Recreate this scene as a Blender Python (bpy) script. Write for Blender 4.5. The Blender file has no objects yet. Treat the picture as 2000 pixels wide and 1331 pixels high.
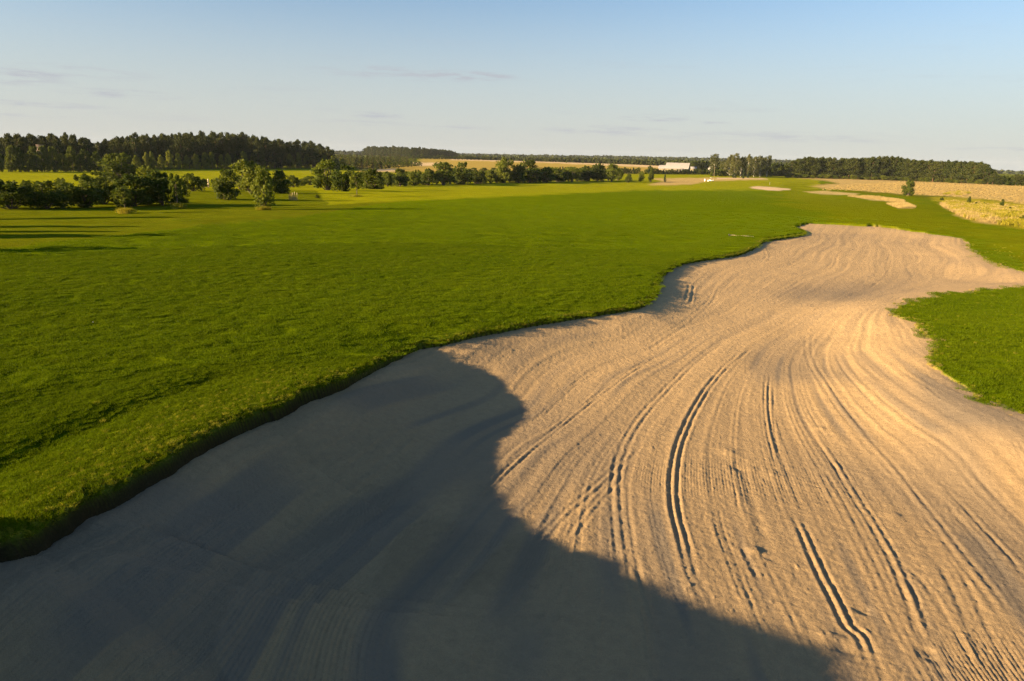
import bpy, math, random
import numpy as np
R = math.radians
rng = np.random.default_rng(7)
random.seed(7)
scene = bpy.context.scene
COL = scene.collection

# ------------------------------------------------------------------ camera
FPX, CX, CY, H = 1333.0, 1000.0, 665.5, 5.0
PITCH, ROLL = R(15.03), R(1.455)
FW = np.array([0, math.cos(PITCH), -math.sin(PITCH)])
U0 = np.array([0, math.sin(PITCH), math.cos(PITCH)]); R0 = np.array([1.0, 0, 0])
RT = math.cos(ROLL) * R0 + math.sin(ROLL) * U0
UP = -math.sin(ROLL) * R0 + math.cos(ROLL) * U0
import mathutils
cam_d = bpy.data.cameras.new('camera'); cam = bpy.data.objects.new('camera', cam_d); COL.objects.link(cam)
cam.matrix_world = mathutils.Matrix(((RT[0], UP[0], -FW[0], 0), (RT[1], UP[1], -FW[1], 0), (RT[2], UP[2], -FW[2], H), (0, 0, 0, 1)))
cam_d.sensor_width = 36; cam_d.lens = 36 * FPX / 2000; cam_d.clip_end = 60000; cam_d.clip_start = 0.1
scene.camera = cam

# ------------------------------------------------------------------ light
SUN_EL, SUN_AZ = R(14.0), R(20.0)           # shadows run along (cos az, sin az)
SD = np.array([math.cos(SUN_AZ), math.sin(SUN_AZ)])
sun_d = bpy.data.lights.new('sun', 'SUN'); sun = bpy.data.objects.new('sun', sun_d); COL.objects.link(sun)
sun_d.energy = 5.0; sun_d.angle = R(0.55); sun_d.color = (1.0, 0.72, 0.40)
sv = mathutils.Vector((-math.cos(SUN_EL) * SD[0], -math.cos(SUN_EL) * SD[1], math.sin(SUN_EL)))
sun.rotation_euler = sv.to_track_quat('Z', 'Y').to_euler(); sun.location = (-60, -20, 60)
world = bpy.data.worlds.new('World'); scene.world = world; world.use_nodes = True
wn = world.node_tree; wn.nodes.clear()
SKY_STRENGTH, EXPOSURE = 0.05, 1.88
def build_world():
    N = wn.nodes.new; L = wn.links.new
    sky = N('ShaderNodeTexSky'); sky.sky_type = 'NISHITA'; sky.sun_disc = False
    sky.sun_elevation = SUN_EL; sky.sun_rotation = math.atan2(sv.x, sv.y)
    sky.altitude = 150; sky.air_density = 1.0; sky.dust_density = 0.6; sky.ozone_density = 3.0
    bg = N('ShaderNodeBackground'); bg.inputs[1].default_value = SKY_STRENGTH
    out = N('ShaderNodeOutputWorld')
    tc = N('ShaderNodeTexCoord'); sep = N('ShaderNodeSeparateXYZ'); L(tc.outputs['Generated'], sep.inputs[0])
    # thin high cloud wisps: noise on a cloud sheet projection, all round the sky
    def m(op, a, b=None, c=None):
        n = N('ShaderNodeMath'); n.operation = op
        for i, v in enumerate((a, b, c)):
            if v is None: continue
            if isinstance(v, (int, float)): n.inputs[i].default_value = v
            else: L(v, n.inputs[i])
        return n.outputs[0]
    az = m('ARCTAN2', sep.outputs[0], sep.outputs[1]); el = m('ARCSINE', sep.outputs[2])
    cmb = N('ShaderNodeCombineXYZ'); L(m('MULTIPLY', az, 5.0), cmb.inputs[0]); L(m('MULTIPLY', el, 46.0), cmb.inputs[1])
    nz = N('ShaderNodeTexNoise'); nz.inputs['Scale'].default_value = 1.0; nz.inputs['Detail'].default_value = 7; nz.inputs['Roughness'].default_value = 0.62
    L(cmb.outputs[0], nz.inputs['Vector'])
    cov = m('SUBTRACT', nz.outputs[0], 0.56); cov = m('MULTIPLY', cov, 5.0); 
    cl = N('ShaderNodeClamp'); L(cov, cl.inputs[0])
    # wisps only in a low band, fading by height
    band = N('ShaderNodeMapRange'); band.interpolation_type = 'SMOOTHSTEP'
    for i, v in enumerate((0.20, 0.06, 0.0, 1.0)): band.inputs[i + 1].default_value = v
    L(el, band.inputs[0])
    amt = m('MULTIPLY', m('MULTIPLY', cl.outputs[0], band.outputs[0]), 0.30)
    # explicit wisps (azimuth, elevation, half widths)
    tot = None
    for (a, e, wa, we, s) in WISPS:
        da = m('DIVIDE', m('SUBTRACT', az, a), wa); de = m('DIVIDE', m('SUBTRACT', el, e), we)
        q = m('ADD', m('MULTIPLY', da, da), m('MULTIPLY', de, de))
        g = m('MULTIPLY', m('MAXIMUM', m('SUBTRACT', 1.0, q), 0.0), s)
        tot = g if tot is None else m('ADD', tot, g)
    n2 = N('ShaderNodeTexNoise'); n2.inputs['Scale'].default_value = 3.2; n2.inputs['Detail'].default_value = 8; n2.inputs['Roughness'].default_value = 0.65
    L(cmb.outputs[0], n2.inputs['Vector'])
    brk = N('ShaderNodeMapRange'); brk.interpolation_type = 'SMOOTHSTEP'
    for i, v in enumerate((0.40, 0.66, 0.0, 1.0)): brk.inputs[i + 1].default_value = v
    L(n2.outputs[0], brk.inputs[0])
    amt = m('MINIMUM', m('ADD', amt, m('MULTIPLY', tot, brk.outputs[0])), 0.75)
    # aerosol near the horizon lifts it to a pale warm white
    hz = N('ShaderNodeMapRange'); hz.interpolation_type = 'SMOOTHERSTEP'
    for i, v in enumerate((0.30, -0.02, 0.0, 1.0)): hz.inputs[i + 1].default_value = v
    L(el, hz.inputs[0])
    mixh = N('ShaderNodeMixRGB'); L(m('MULTIPLY', hz.outputs[0], HAZE_MIX), mixh.inputs[0]); L(sky.outputs[0], mixh.inputs[1]); mixh.inputs[2].default_value = HAZE_COL
    mixc = N('ShaderNodeMixRGB'); L(amt, mixc.inputs[0]); L(mixh.outputs[0], mixc.inputs[1]); mixc.inputs[2].default_value = CLOUD_COL
    L(mixc.outputs[0], bg.inputs[0]); L(bg.outputs[0], out.inputs[0])
def azel(px, py):
    d = FW * FPX + RT * (px - CX) - UP * (py - CY); d /= np.linalg.norm(d)
    return math.atan2(d[0], d[1]), math.asin(d[2])
WISPS = []
for (px, py, hw, hh, s) in ((800, 145, 200, 14, .9), (930, 149, 90, 9, .8), (30, 150, 90, 15, .9), (170, 142, 120, 13, .6), (240, 184, 110, 9, .9), (60, 203, 130, 6, .7),
                            (1280, 231, 75, 8, 1.0), (1180, 255, 130, 11, .9), (740, 226, 60, 9, .8), (700, 240, 110, 6, .6), (900, 249, 110, 5, .6), (1500, 268, 260, 12, .5),
                            (1400, 241, 30, 4, .7), (40, 226, 90, 4, .5), (1960, 292, 90, 4, .5)):
    a, e = azel(px, py); WISPS.append((a, e, hw / FPX * .98, hh / FPX, s))
HAZE_MIX, HAZE_COL = 0.85, (3.3, 3.38, 3.3, 1); CLOUD_COL = (2.65, 2.75, 3.05, 1)
build_world()
vs = scene.view_settings; vs.view_transform = 'Standard'; vs.look = 'None'; vs.gamma = 1; vs.exposure = EXPOSURE; vs.use_curve_mapping = False
scene.render.engine = 'CYCLES'; cy = scene.cycles
cy.max_bounces = 6; cy.diffuse_bounces = 3; cy.glossy_bounces = 2; cy.transmission_bounces = 3; cy.volume_bounces = 0; cy.transparent_max_bounces = 4
cy.volume_step_rate = 10; cy.use_denoising = True; cy.sample_clamp_indirect = 2.0; cy.denoiser = 'OPENIMAGEDENOISE'; cy.denoising_input_passes = 'RGB_ALBEDO_NORMAL'; cy.denoising_prefilter = 'NONE'

# ------------------------------------------------------------------ numeric helpers
def hsh(i, j, s):
    n = (i.astype(np.int64) * 374761393 + j.astype(np.int64) * 668265263 + s * 1442695041) & 0x7fffffff
    n = ((n ^ (n >> 13)) * 1274126177) & 0x7fffffff
    return ((n ^ (n >> 16)) & 0xffff) / 65535.0
def vnoise(x, y, s=0):
    i, j = np.floor(x), np.floor(y); u, v = x - i, y - j; u = u * u * (3 - 2 * u); v = v * v * (3 - 2 * v)
    a, b, c, d = hsh(i, j, s), hsh(i + 1, j, s), hsh(i, j + 1, s), hsh(i + 1, j + 1, s)
    return (a * (1 - u) + b * u) * (1 - v) + (c * (1 - u) + d * u) * v
def fbm(x, y, o=4, s=0, g=.5):
    t = 0; a = 1; w = 0
    for k in range(o):
        t = t + a * vnoise(x * 2 ** k + 17.3 * k, y * 2 ** k + 9.1 * k, s + k); w += a; a *= g
    return t / w - .5
def sst(a, b, x):
    t = np.clip((x - a) / (b - a), 0, 1); return t * t * (3 - 2 * t)
def proj(x, y, z):
    d = np.stack([x, y, z - H], -1); f = np.maximum(d @ FW, 1e-3)
    return CX + FPX * (d @ RT) / f, CY - FPX * (d @ UP) / f, d @ FW > .1
def ray(px, py): return FW * FPX + RT * (px - CX) - UP * (py - CY)
def on_plane(px, py, z):
    d = ray(px, py); t = (z - H) / d[2]; return d[0] * t, d[1] * t
def seg_dist(x, y, P, closed=False):
    """distance to polyline P, with index+fraction of the closest point"""
    P = np.asarray(P, float); n = len(P); best = np.full(x.shape, 1e9); arg = np.zeros(x.shape)
    for k in range(n if closed else n - 1):
        a, b = P[k], P[(k + 1) % n]; ab = b - a; L2 = ab @ ab + 1e-12
        t = np.clip(((x - a[0]) * ab[0] + (y - a[1]) * ab[1]) / L2, 0, 1)
        d = np.hypot(x - a[0] - t * ab[0], y - a[1] - t * ab[1]); m = d < best
        best = np.where(m, d, best); arg = np.where(m, k + t, arg)
    return best, arg
def inside(x, y, P):
    P = np.asarray(P, float); r = np.zeros(x.shape, bool); n = len(P)
    for k in range(n):
        (x0, y0), (x1, y1) = P[k], P[(k + 1) % n]
        if y0 == y1: continue
        c = ((y0 > y) != (y1 > y)) & (x < (x1 - x0) * (y - y0) / (y1 - y0) + x0); r ^= c
    return r
def smooth_poly(P, it=2, closed=False):
    P = np.asarray(P, float)
    for _ in range(it):
        if closed: Q = np.roll(P, -1, 0); A = .75 * P + .25 * Q; B = .25 * P + .75 * Q; P = np.stack([A, B], 1).reshape(-1, P.shape[1])
        else:
            A = .75 * P[:-1] + .25 * P[1:]; B = .25 * P[:-1] + .75 * P[1:]
            P = np.concatenate([P[:1], np.stack([A, B], 1).reshape(-1, P.shape[1]), P[-1:]])
    return P

# ------------------------------------------------------------------ terrain
HX = np.array([-400, 0, 300, 660, 900, 1000, 1200, 1400, 1500, 1600, 1690, 1800, 1935, 2000, 2400.])   # far ridge line, height in photo px over the horizon
HP = np.array([5, 4, 3, 1.5, 3, 3.5, 5.5, 6.5, 6.5, 4.5, 2.5, 0, -2.2, -3.0, -3.])
HA = np.array([azel(a, 300)[0] for a in HX])
def terrain(x, y):
    r = np.hypot(x, y); az = np.arctan2(x, y)
    z = -5.0 * sst(55, 260, r) + 4.4 * sst(560, 1050, r) * sst(.62, .30, az)
    hill = 5 + np.interp(az, HA, HP) / FPX * 3400 - 8
    z = z + (hill - z) * sst(1900, 3300, r) 
    z = z + 1.2 * fbm(x / 160, y / 160, 3, 5) * sst(150, 500, r) + np.where(r > 3300, -(r - 3300) * .004, 0)
    return z
def at(px, py):
    d = ray(px, py); d = d / math.hypot(d[0], d[1])
    rr = np.concatenate([np.arange(5, 120, .25), np.arange(120, 600, 1), np.arange(600, 3400, 4)])
    z = H + d[2] * rr; g = terrain(d[0] * rr, d[1] * rr); k = np.argmax(z < g)
    if not (z < g).any(): k = len(rr) - 1
    r = rr[k]; return d[0] * r, d[1] * r, float(g[k])

# ------------------------------------------------------------------ the bunker outline
LIP_PX = [(0,1047),(60,1033),(87,1015),(130,989),(168,963),(210,949),(259,925),(315,892),(371,857),(437,825),(504,797),(546,787),(595,755),(647,741),(700,721),(735,705),
          (777,687),(815,675),(857,666),(910,652),(980,638),(1050,626),(1120,614),(1190,605),(1242,597),(1272,582),(1287,566),(1285,550),(1295,531),(1325,512),(1355,507),
          (1400,501),(1445,494),(1475,481),(1494,467),(1527,463),(1572,457),(1577,452),(1569,447),(1550,441)]
FAR_PX = [(1569,439),(1606,439),(1681,444),(1707,443),(1745,449),(1775,454),(1835,462),(1880,468),(1891,475),(1889,484),(1902,497),(1925,512),(1955,524),(2000,536),(2080,549),
          (2150,556),(2080,561),(1996,563),(1925,569),(1850,578),(1794,587),(1752,596),(1739,604),(1749,619),(1775,634),(1805,651),(1812,662),(1827,685),(1829,700),(1839,720),(1856,741),
          (1885,762),(1920,787),(1958,798),(1969,811),(2000,820)]
EXT_L = [(-9.4, .8), (-9.3, 1.7), (-8.6, 2.7), (-7.8, 3.8), (-7.0, 5.0), (-6.4, 6.1)]      # lip beyond the left frame edge, towards the photographer
EXT_R = [(14, 11.5), (15, 8), (12, 4.5), (7, 2.6), (2, 2.2), (-3, 1.2), (-7, .6)]
SHADOW_PX = [(885,684),(910,691),(959,708),(1001,740),(1010,775),(1044,810),(1000,852),(994,915),(980,968),(1015,1013),(1085,1052),(1125,1082),(1212,1115),(1296,1145),(1355,1175),(1460,1217),(1569,1254),(1647,1290),(1640,1331)]
def sand_z0(px, py): return float(np.interp(py, [445, 480, 560, 650, 800, 950, 1331], [-.12, -.3, -.42, -.62, -.88, -1.0, -1.0]))
zl = np.where(np.array(LIP_PX)[:, 0] < 870, .3, 0.0)
for it in range(8):
    plan = np.array([on_plane(p[0], p[1], z) for p, z in zip(LIP_PX, zl)])
    lip = np.vstack([EXT_L, plan]); S = np.concatenate([[0], np.cumsum(np.hypot(*np.diff(lip, axis=0).T))])
    ks, kz = [], []
    for (px, py) in SHADOW_PX:
        z0 = sand_z0(px, py); X, Y = on_plane(px, py, z0); hit = None
        for k in range(len(lip) - 1):
            a, b = lip[k], lip[k + 1]; e = b - a; M = np.array([[-SD[0], -e[0]], [-SD[1], -e[1]]])
            if abs(np.linalg.det(M)) < 1e-9: continue
            t, u = np.linalg.solve(M, a - np.array([X, Y]))
            if t > .2 and -.001 <= u <= 1.001 and (hit is None or t < hit[0]): hit = (t, S[k] + u * (S[k + 1] - S[k]))
        if hit: ks.append(hit[1]); kz.append(z0 + hit[0] * math.tan(SUN_EL))
    o = np.argsort(ks); ks, kz = np.array(ks)[o], np.array(kz)[o]
    ks = np.concatenate([ks, [ks[-1] + 1.5]]); kz = np.concatenate([kz, [0.0]])
    zn = np.interp(S, ks, kz); zn[0] = max(zn[0], 1.9)
    zl = .5 * zl + .5 * zn[len(EXT_L):]
LIPZ = np.interp(S, ks, kz); LIPZ = np.maximum(LIPZ, -.05); LIPZ[0] = max(LIPZ[0], 2.0)
print('lip z', [round(v, 2) for v in LIPZ[:30]])
far = []
for (px, py) in FAR_PX:
    x, y = on_plane(px, py, -.1); far.append((x, y))
LIP = lip
POLY = np.vstack([lip, far, EXT_R])
POLY_S = smooth_poly(POLY, 1, True)
LIPW = np.concatenate([np.linspace(3.0, 1.2, len(EXT_L)), np.interp(np.array(LIP_PX)[:, 0], [0, 150, 400, 900], [1.3, 1.7, 1.5, 1.1])])
def signed(x, y):
    """distance to the bunker outline, + inside; ragged by noise where the grass meets sand without a lip"""
    d, _ = seg_dist(x, y, POLY_S, True); ins = inside(x, y, POLY_S); return np.where(ins, d, -d)
def grass_z(x, y, sd=None):
    """grass level ignoring the bunker cut"""
    z = terrain(x, y); near = np.hypot(x, y) < 90
    out = z.copy(); X, Y = x[near], y[near]
    d, k = seg_dist(X, Y, LIP); zz = np.interp(k, np.arange(len(LIP)), LIPZ); w = np.interp(k, np.arange(len(LIP)), LIPW)
    out[near] += zz * np.exp(-(d / w) ** 2)
    out[near] -= .13 * np.exp(-((d - 2.5 - .5 * zz) / .55) ** 2) * sst(.15, .4, zz) + .05 * np.exp(-((d - 4.6) / .8) ** 2) * sst(.1, .4, zz)
    # mound the photographer stands on, and the low island on the right
    out[near] += 2.6 * np.exp(-((X + 3.5) / 6.5) ** 2 - ((Y + 3.2) / 3.2) ** 2)
    out[near] += .45 * np.exp(-((X - 22) / 6.5) ** 2 - ((Y - 19) / 4.2) ** 2)
    und = fbm((X * .64 + Y * .77) / 34 + 3, (-X * .77 + Y * .64) / 7.5, 2, 11, .3)
    out[near] += .27 * und * sst(0.0, 2.5, d)
    m2 = (~near) & (np.hypot(x, y) < 400)
    out[m2] += .27 * fbm((x[m2] * .64 + y[m2] * .77) / 34 + 3, (-x[m2] * .77 + y[m2] * .64) / 7.5, 2, 11, .3) + .25 * sst(90, 150, np.hypot(x[m2], y[m2])) * fbm((x[m2] * .64 + y[m2] * .77) / 50 + 3, (-x[m2] * .77 + y[m2] * .64) / 12, 2, 12)
    return out

# ------------------------------------------------------------------ sand level: control points, thin plate spline
def tps_fit(P, v, lam=0.0):
    n = len(P); d2 = ((P[:, None] - P[None]) ** 2).sum(-1); K = .5 * d2 * np.log(d2 + 1e-9) + lam * np.eye(n)
    A = np.block([[K, np.ones((n, 1)), P], [np.ones((1, n)), np.zeros((1, 3))], [P.T, np.zeros((2, 3))]])
    return np.linalg.solve(A, np.concatenate([v, [0, 0, 0]]))
def tps_eval(P, w, X, Y):
    out = np.zeros(X.shape)
    for i in range(0, len(X), 60000):
        x, y = X[i:i + 60000], Y[i:i + 60000]
        d2 = (x[:, None] - P[None, :, 0]) ** 2 + (y[:, None] - P[None, :, 1]) ** 2
        out[i:i + 60000] = (.5 * d2 * np.log(d2 + 1e-9)) @ w[:-3] + w[-3] + w[-2] * x + w[-1] * y
    return out
def zl_at(k): return np.interp(k, np.arange(len(LIP)), LIPZ)
def sand_base(x, y, sd, pxpy):
    px, py = pxpy
    z = np.interp(py, [445, 480, 560, 650, 800, 950, 1331], [-.12, -.3, -.42, -.62, -.88, -1.0, -1.0])
    # rises to meet the grass on the lipless right-hand and far sides
    R_edge = np.vstack([far[1:], EXT_R[:3]]); d, _ = seg_dist(x, y, R_edge)
    gz = terrain(x, y) - .03
    k = np.exp(-(d / 2.2) ** 2); z = z * (1 - k) + gz * k
    # banked sand against the lip
    dl, kk = seg_dist(x, y, LIP); zt = zl_at(kk); top = zt - (.20 + .13 * sst(0, .35, zt)); w = 1.3 + 1.5 * sst(.1, 1.0, zt)
    z = z + np.maximum(top - z, 0) * np.exp(-(np.maximum(dl - .1, 0) / w) ** 1.6)
    return z

FLOW = {  # rake lines in the photo, each a level set of the flow coordinate
 4.3: [(1585,462),(1500,505),(1400,530),(1350,590),(1240,618),(1000,655),(800,740),(600,850),(400,990),(200,1140),(60,1331)],
 6.0: [(1612,460),(1560,500),(1440,545),(1395,590),(1370,620),(1200,690),(950,830),(750,985),(560,1140),(480,1240),(450,1331)],
 7.7: [(1640,462),(1620,500),(1500,560),(1430,610),(1300,672),(1100,785),(900,940),(760,1070),(640,1180),(600,1260),(590,1331)],
 8.7: [(1660,465),(1640,518),(1500,590),(1400,640),(1295,692),(1172,771),(1001,911),(900,1010),(775,1180),(715,1243),(680,1331)],
 10.4: [(1705,465),(1700,540),(1600,593),(1480,640),(1400,673),(1295,768),(1225,859),(1204,930),(1205,1013),(1211,1050),(1220,1124),(1237,1225),(1250,1331)],
 11.35: [(1730,470),(1737,490),(1739,516),(1722,546),(1662,576),(1587,612),(1524,643),(1492,661),(1422,713),(1370,780),(1335,850),(1316,920),(1317,990),(1331,1049),(1355,1132),(1389,1185),(1430,1331)],
 13.0: [(1755,475),(1765,530),(1735,575),(1650,612),(1560,650),(1510,700),(1494,760),(1492,797),(1500,850),(1520,915),(1557,1009),(1587,1080),(1625,1155),(1659,1226),(1690,1270),(1722,1331)],
 14.0: [(1800,490),(1800,545),(1740,590),(1640,625),(1560,680),(1545,740),(1573,815),(1604,867),(1650,937),(1685,990),(1713,1035),(1748,1095),(1786,1181),(1820,1264),(1850,1331)],
 14.9: [(1860,520),(1850,552),(1760,588),(1640,640),(1583,700),(1590,730),(1615,773),(1650,825),(1695,878),(1737,920),(1790,980),(1842,1042),(1881,1095),(1955,1189),(2020,1290)],
 15.9: [(1930,545),(1850,562),(1700,615),(1640,660),(1640,700),(1671,769),(1737,839),(1790,877),(1860,925),(1912,972),(1989,1032),(2100,1120)],
 16.8: [(1990,552),(1850,568),(1730,608),(1695,640),(1700,690),(1755,773),(1793,815),(1860,862),(1965,934),(2080,1010)],
 18.2: [(2080,556),(1900,572),(1780,600),(1755,640),(1790,690),(1810,740),(1860,790),(1930,830),(2030,875),(2200,950)],
}
fp, fv = [], []
for v, L_ in FLOW.items():
    for p in smooth_poly(L_, 1)[::2]:
        fp.append(on_plane(p[0], p[1], sand_z0(*p))); fv.append(v)
fp = np.array(fp); fv = np.array(fv); FLOW_W = tps_fit(fp, fv, 2.0)

# wheel grooves: (points in the photo, half-width m, depth m, number of parallel ruts, spacing)
TRACKS = [
 ([(1492,661),(1460,683),(1422,713),(1393,745),(1370,780),(1350,815),(1335,850),(1323,885),(1316,920),(1315,955),(1317,990),(1323,1020),(1331,1049),(1345,1100),(1355,1132),(1389,1190)], .05, .055, 2, .13),
 ([(1737,490),(1739,516),(1722,546),(1662,576),(1587,610),(1524,640)], .05, .04, 2, .16),
 ([(1295,684),(1240,722),(1172,771),(1100,828),(1001,911),(940,970),(880,1035),(810,1130)], .045, .045, 2, .11),
 ([(1480,640),(1400,673),(1345,716),(1295,768),(1255,812),(1225,859),(1208,900),(1204,930),(1203,970),(1205,1013),(1211,1060),(1220,1124),(1237,1225)], .045, .04, 2, .16),
 ([(1496,731),(1492,765),(1492,797),(1495,825),(1500,850),(1508,885),(1512,905)], .035, .04, 3, .10),
 ([(1512,760),(1508,800),(1514,850),(1528,920)], .03, .03, 1, .1),
 ([(1554,1005),(1570,1040),(1587,1080),(1605,1118),(1625,1155),(1645,1195),(1659,1226),(1681,1236),(1700,1275),(1722,1331)], .05, .065, 2, .13),
 ([(1573,815),(1604,867),(1628,900),(1650,937),(1668,962),(1685,990),(1700,1012),(1713,1035),(1731,1066),(1748,1095),(1768,1140),(1786,1181),(1802,1225),(1820,1268)], .045, .05, 2, .15),
 ([(1587,643),(1576,671),(1583,713),(1615,773),(1650,825),(1695,878),(1737,920),(1790,980),(1842,1042),(1881,1095),(1917,1140),(1955,1189),(1985,1237)], .05, .035, 2, .18),
 ([(1632,692),(1648,730),(1671,769),(1705,808),(1737,839),(1790,880),(1860,925),(1912,972),(1989,1035)], .05, .035, 2, .2),
 ([(1787,808),(1810,832),(1832,850),(1862,862)], .035, .035, 3, .10),
 ([(1965,925),(1985,945),(2010,965)], .03, .03, 2, .1),
 ([(1925,1040),(1955,1070),(1990,1110)], .03, .03, 1, .1),
 ([(1643,515),(1600,540),(1530,577)], .05, .04, 1, .1),
 ([(1696,530),(1675,545)], .04, .03, 1, .1),
 ([(1655,470),(1650,492),(1640,505)], .05, .03, 1, .1),
 ([(1330,660),(1250,690),(1150,745),(1055,775)], .03, .02, 2, .12),
 ([(1180,715),(1130,745),(1080,790),(1040,830)], .03, .018, 2, .12),
 ([(1240,870),(1180,935),(1110,990),(1060,1040),(1010,1100)], .05, .03, 3, .13),
 ([(1220,920),(1150,1000),(1100,1070)], .04, .02, 2, .13),
 ([(1345,560),(1342,580),(1335,600)], .06, .05, 3, .22),
 ([(1395,560),(1385,590),(1330,640),(1240,690)], .05, .02, 3, .2),
 ([(1480,480),(1500,500),(1480,520),(1430,540)], .06, .03, 3, .25),
 ([(1425,860),(1440,890),(1450,930),(1465,975),(1480,1020),(1500,1080),(1520,1130)], .12, .028, 1, .1),
 ([(1425,905),(1435,950),(1442,1000)], .03, .025, 1, .1),
 ([(1390,990),(1400,1040),(1420,1090),(1440,1150),(1460,1200)], .03, .02, 3, .12),
 ([(1445,1060),(1470,1110),(1480,1130)], .05, .035, 1, .1),
 ([(880,940),(800,1010),(720,1090),(640,1180)], .07, .03, 3, .25),
 ([(1090,1080),(1000,1160),(930,1240),(880,1331)], .07, .035, 3, .22),
 ([(930,780),(820,840),(700,930),(560,1050)], .07, .03, 3, .3),
 ([(1230,1100),(1262,1200),(1290,1331)], .05, .03, 2, .16),
 ([(1130,1130),(1060,1230),(1000,1331)], .05, .03, 2, .2),
 ([(840,700),(760,745),(660,800),(560,860)], .06, .02, 3, .3),
 ([(480,1080),(400,1160),(330,1250),(300,1331)], .07, .03, 2, .3),
 ([(1590,900),(1640,960),(1690,1060),(1740,1160)], .05, .02, 3, .3),
 ([(1850,1100),(1890,1180),(1930,1270),(1950,1331)], .05, .025, 2, .25),
 ([(1750,1100),(1800,1150),(1850,1240),(1900,1331)], .05, .025, 2, .25),
 ([(1860,990),(1930,1060),(1990,1140)], .05, .02, 2, .25),
 ([(1690,900),(1760,960),(1830,1060)], .06, .025, 1, .25),
 ([(1900,820),(1960,850),(2010,870)], .03, .015, 5, .12),
 ([(1850,800),(1920,850),(2000,900)], .03, .012, 6, .14),
 ([(1650,720),(1720,800),(1800,860)], .04, .015, 3, .2),
]
def sand_relief(x, y, px, py, s, gs, dist):
    """rake grooves that follow the flow, wheel ruts, footprints and clods"""
    z = np.zeros(x.shape)
    wob = .05 * (vnoise(x / 2.6, y / 2.6, 31) - .5) + .008 * (vnoise(x / .35, y / .35, 32) - .5)
    sw = s + wob
    for lam, amp, seed in ((.055, .0065, 41), (.13, .0085, 42), (.31, .009, 43), (.75, .014, 44), (1.7, .024, 45)):
        gl = np.clip(gs, .3, 4)
        for o in (0, 1):    # choose the octave whose real-world spacing is near lam
            k = np.floor(np.log2(gl)); f = np.log2(gl) - k; sc = 2.0 ** (-(k + o)); wgt = (1 - f) if o == 0 else f
            n1 = vnoise(sw * sc / lam, vnoise(x / 9, y / 9, seed) * 1.2 + y * .03, seed + 7)
            z += amp * wgt * (2 * n1 - 1) * (.45 + 1.1 * vnoise(x / 2.1, y / 2.1, seed + 3)) * (1 + (.45 if lam > .1 else 0) * sst(16, 38, y))
    # teeth of the machine rake: regular fine combing in patches
    comb = (1 - sst(11, 17, y)) * sst(.46, .66, vnoise(x / 3.1 + 5, y / 3.1, 61)); arc = np.exp(-(((px - 660) / 85) ** 2 + ((py - 1240) / 110) ** 2))
    ic = int(np.argmin((px - 660) ** 2 + (py - 1240) ** 2)); ka = 2.0 ** round(math.log2(max(.3, min(4, float(gs[ic])))))
    z += .008 * arc * np.sin(2 * math.pi * sw / (.048 * ka)) + .0058 * comb * (1 - arc) * np.sin(2 * math.pi * sw / (.048 * 2.0 ** np.round(np.log2(np.clip(gs, .3, 4)))))
    # cross chatter and clods
    for i, (sx, sy, ang, amp) in enumerate(((.05, .30, .5, .006), (.07, .35, -.3, .006), (.035, .09, .9, .005))):
        c, q = math.cos(ang), math.sin(ang); u = x * c + y * q; v = -x * q + y * c
        z += amp * (vnoise(v / sx, u / sy, 70 + i) - .5) * (.2 + 1.3 * vnoise(x / 1.2, y / 1.2, 80 + i))
    z += .0075 * (vnoise(x / .06, y / .06, 90) - .5) + .0055 * (vnoise(x / .028, y / .028, 91) - .5)
    z += .05 * fbm(x / 2.2, y / 2.2, 3, 95)
    cl = vnoise(x / .09, y / .09, 97); z += .012 * sst(.86, 1.0, cl) * sst(.5, .8, vnoise(x / 1.5, y / 1.5, 98))
    for ti, T in enumerate(TRACKS):
        pts, hw, dep, n, sp = T; P = smooth_poly([on_plane(a, b, sand_z0(a, b)) for a, b in pts], 2)
        R_ = n * sp + .6; m = (x > P[:, 0].min() - R_) & (x < P[:, 0].max() + R_) & (y > P[:, 1].min() - R_) & (y < P[:, 1].max() + R_)
        if not m.any(): continue
        X, Y = x[m], y[m]; best = np.full(X.shape, 1e9); sgn = np.zeros(X.shape); arg = np.zeros(X.shape)
        for k in range(len(P) - 1):
            a, b = P[k], P[k + 1]; ab = b - a; L2 = ab @ ab + 1e-12; t = np.clip(((X - a[0]) * ab[0] + (Y - a[1]) * ab[1]) / L2, 0, 1)
            d = np.hypot(X - a[0] - t * ab[0], Y - a[1] - t * ab[1]); mm = d < best
            best = np.where(mm, d, best); arg = np.where(mm, k + t, arg); sgn = np.where(mm, np.sign((X - a[0]) * ab[1] - (Y - a[1]) * ab[0]), sgn)
        q = best * sgn + .022 * (vnoise(X / .9, Y / .9, 33) - .5); fade = sst(0, .22 * len(P), arg) * sst(len(P) - 1, len(P) - 1 - .28 * len(P), arg)
        fade = fade * (.55 + .6 * vnoise(arg * .9, arg * 0 + n, 101)); e = np.zeros(X.shape)
        hw2 = max(hw * .8, .55 * float(np.hypot(*P.mean(0))) / 800)
        for r_ in range(n):
            c = (r_ - (n - 1) / 2) * max(sp, 2.6 * hw2); u = (q - c) / hw2; wd = 1.0 if r_ == 0 else .6 + .4 * math.sin(r_ * 2.3)
            e += wd * (-np.exp(-u * u) + .55 * np.exp(-((u - 1.9) / .8) ** 2) + .40 * np.exp(-((u + 1.9) / .8) ** 2))
        z[m] += (.44 if ti == 0 else .38 if ti == 6 else .36) * dep * e * fade
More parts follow.
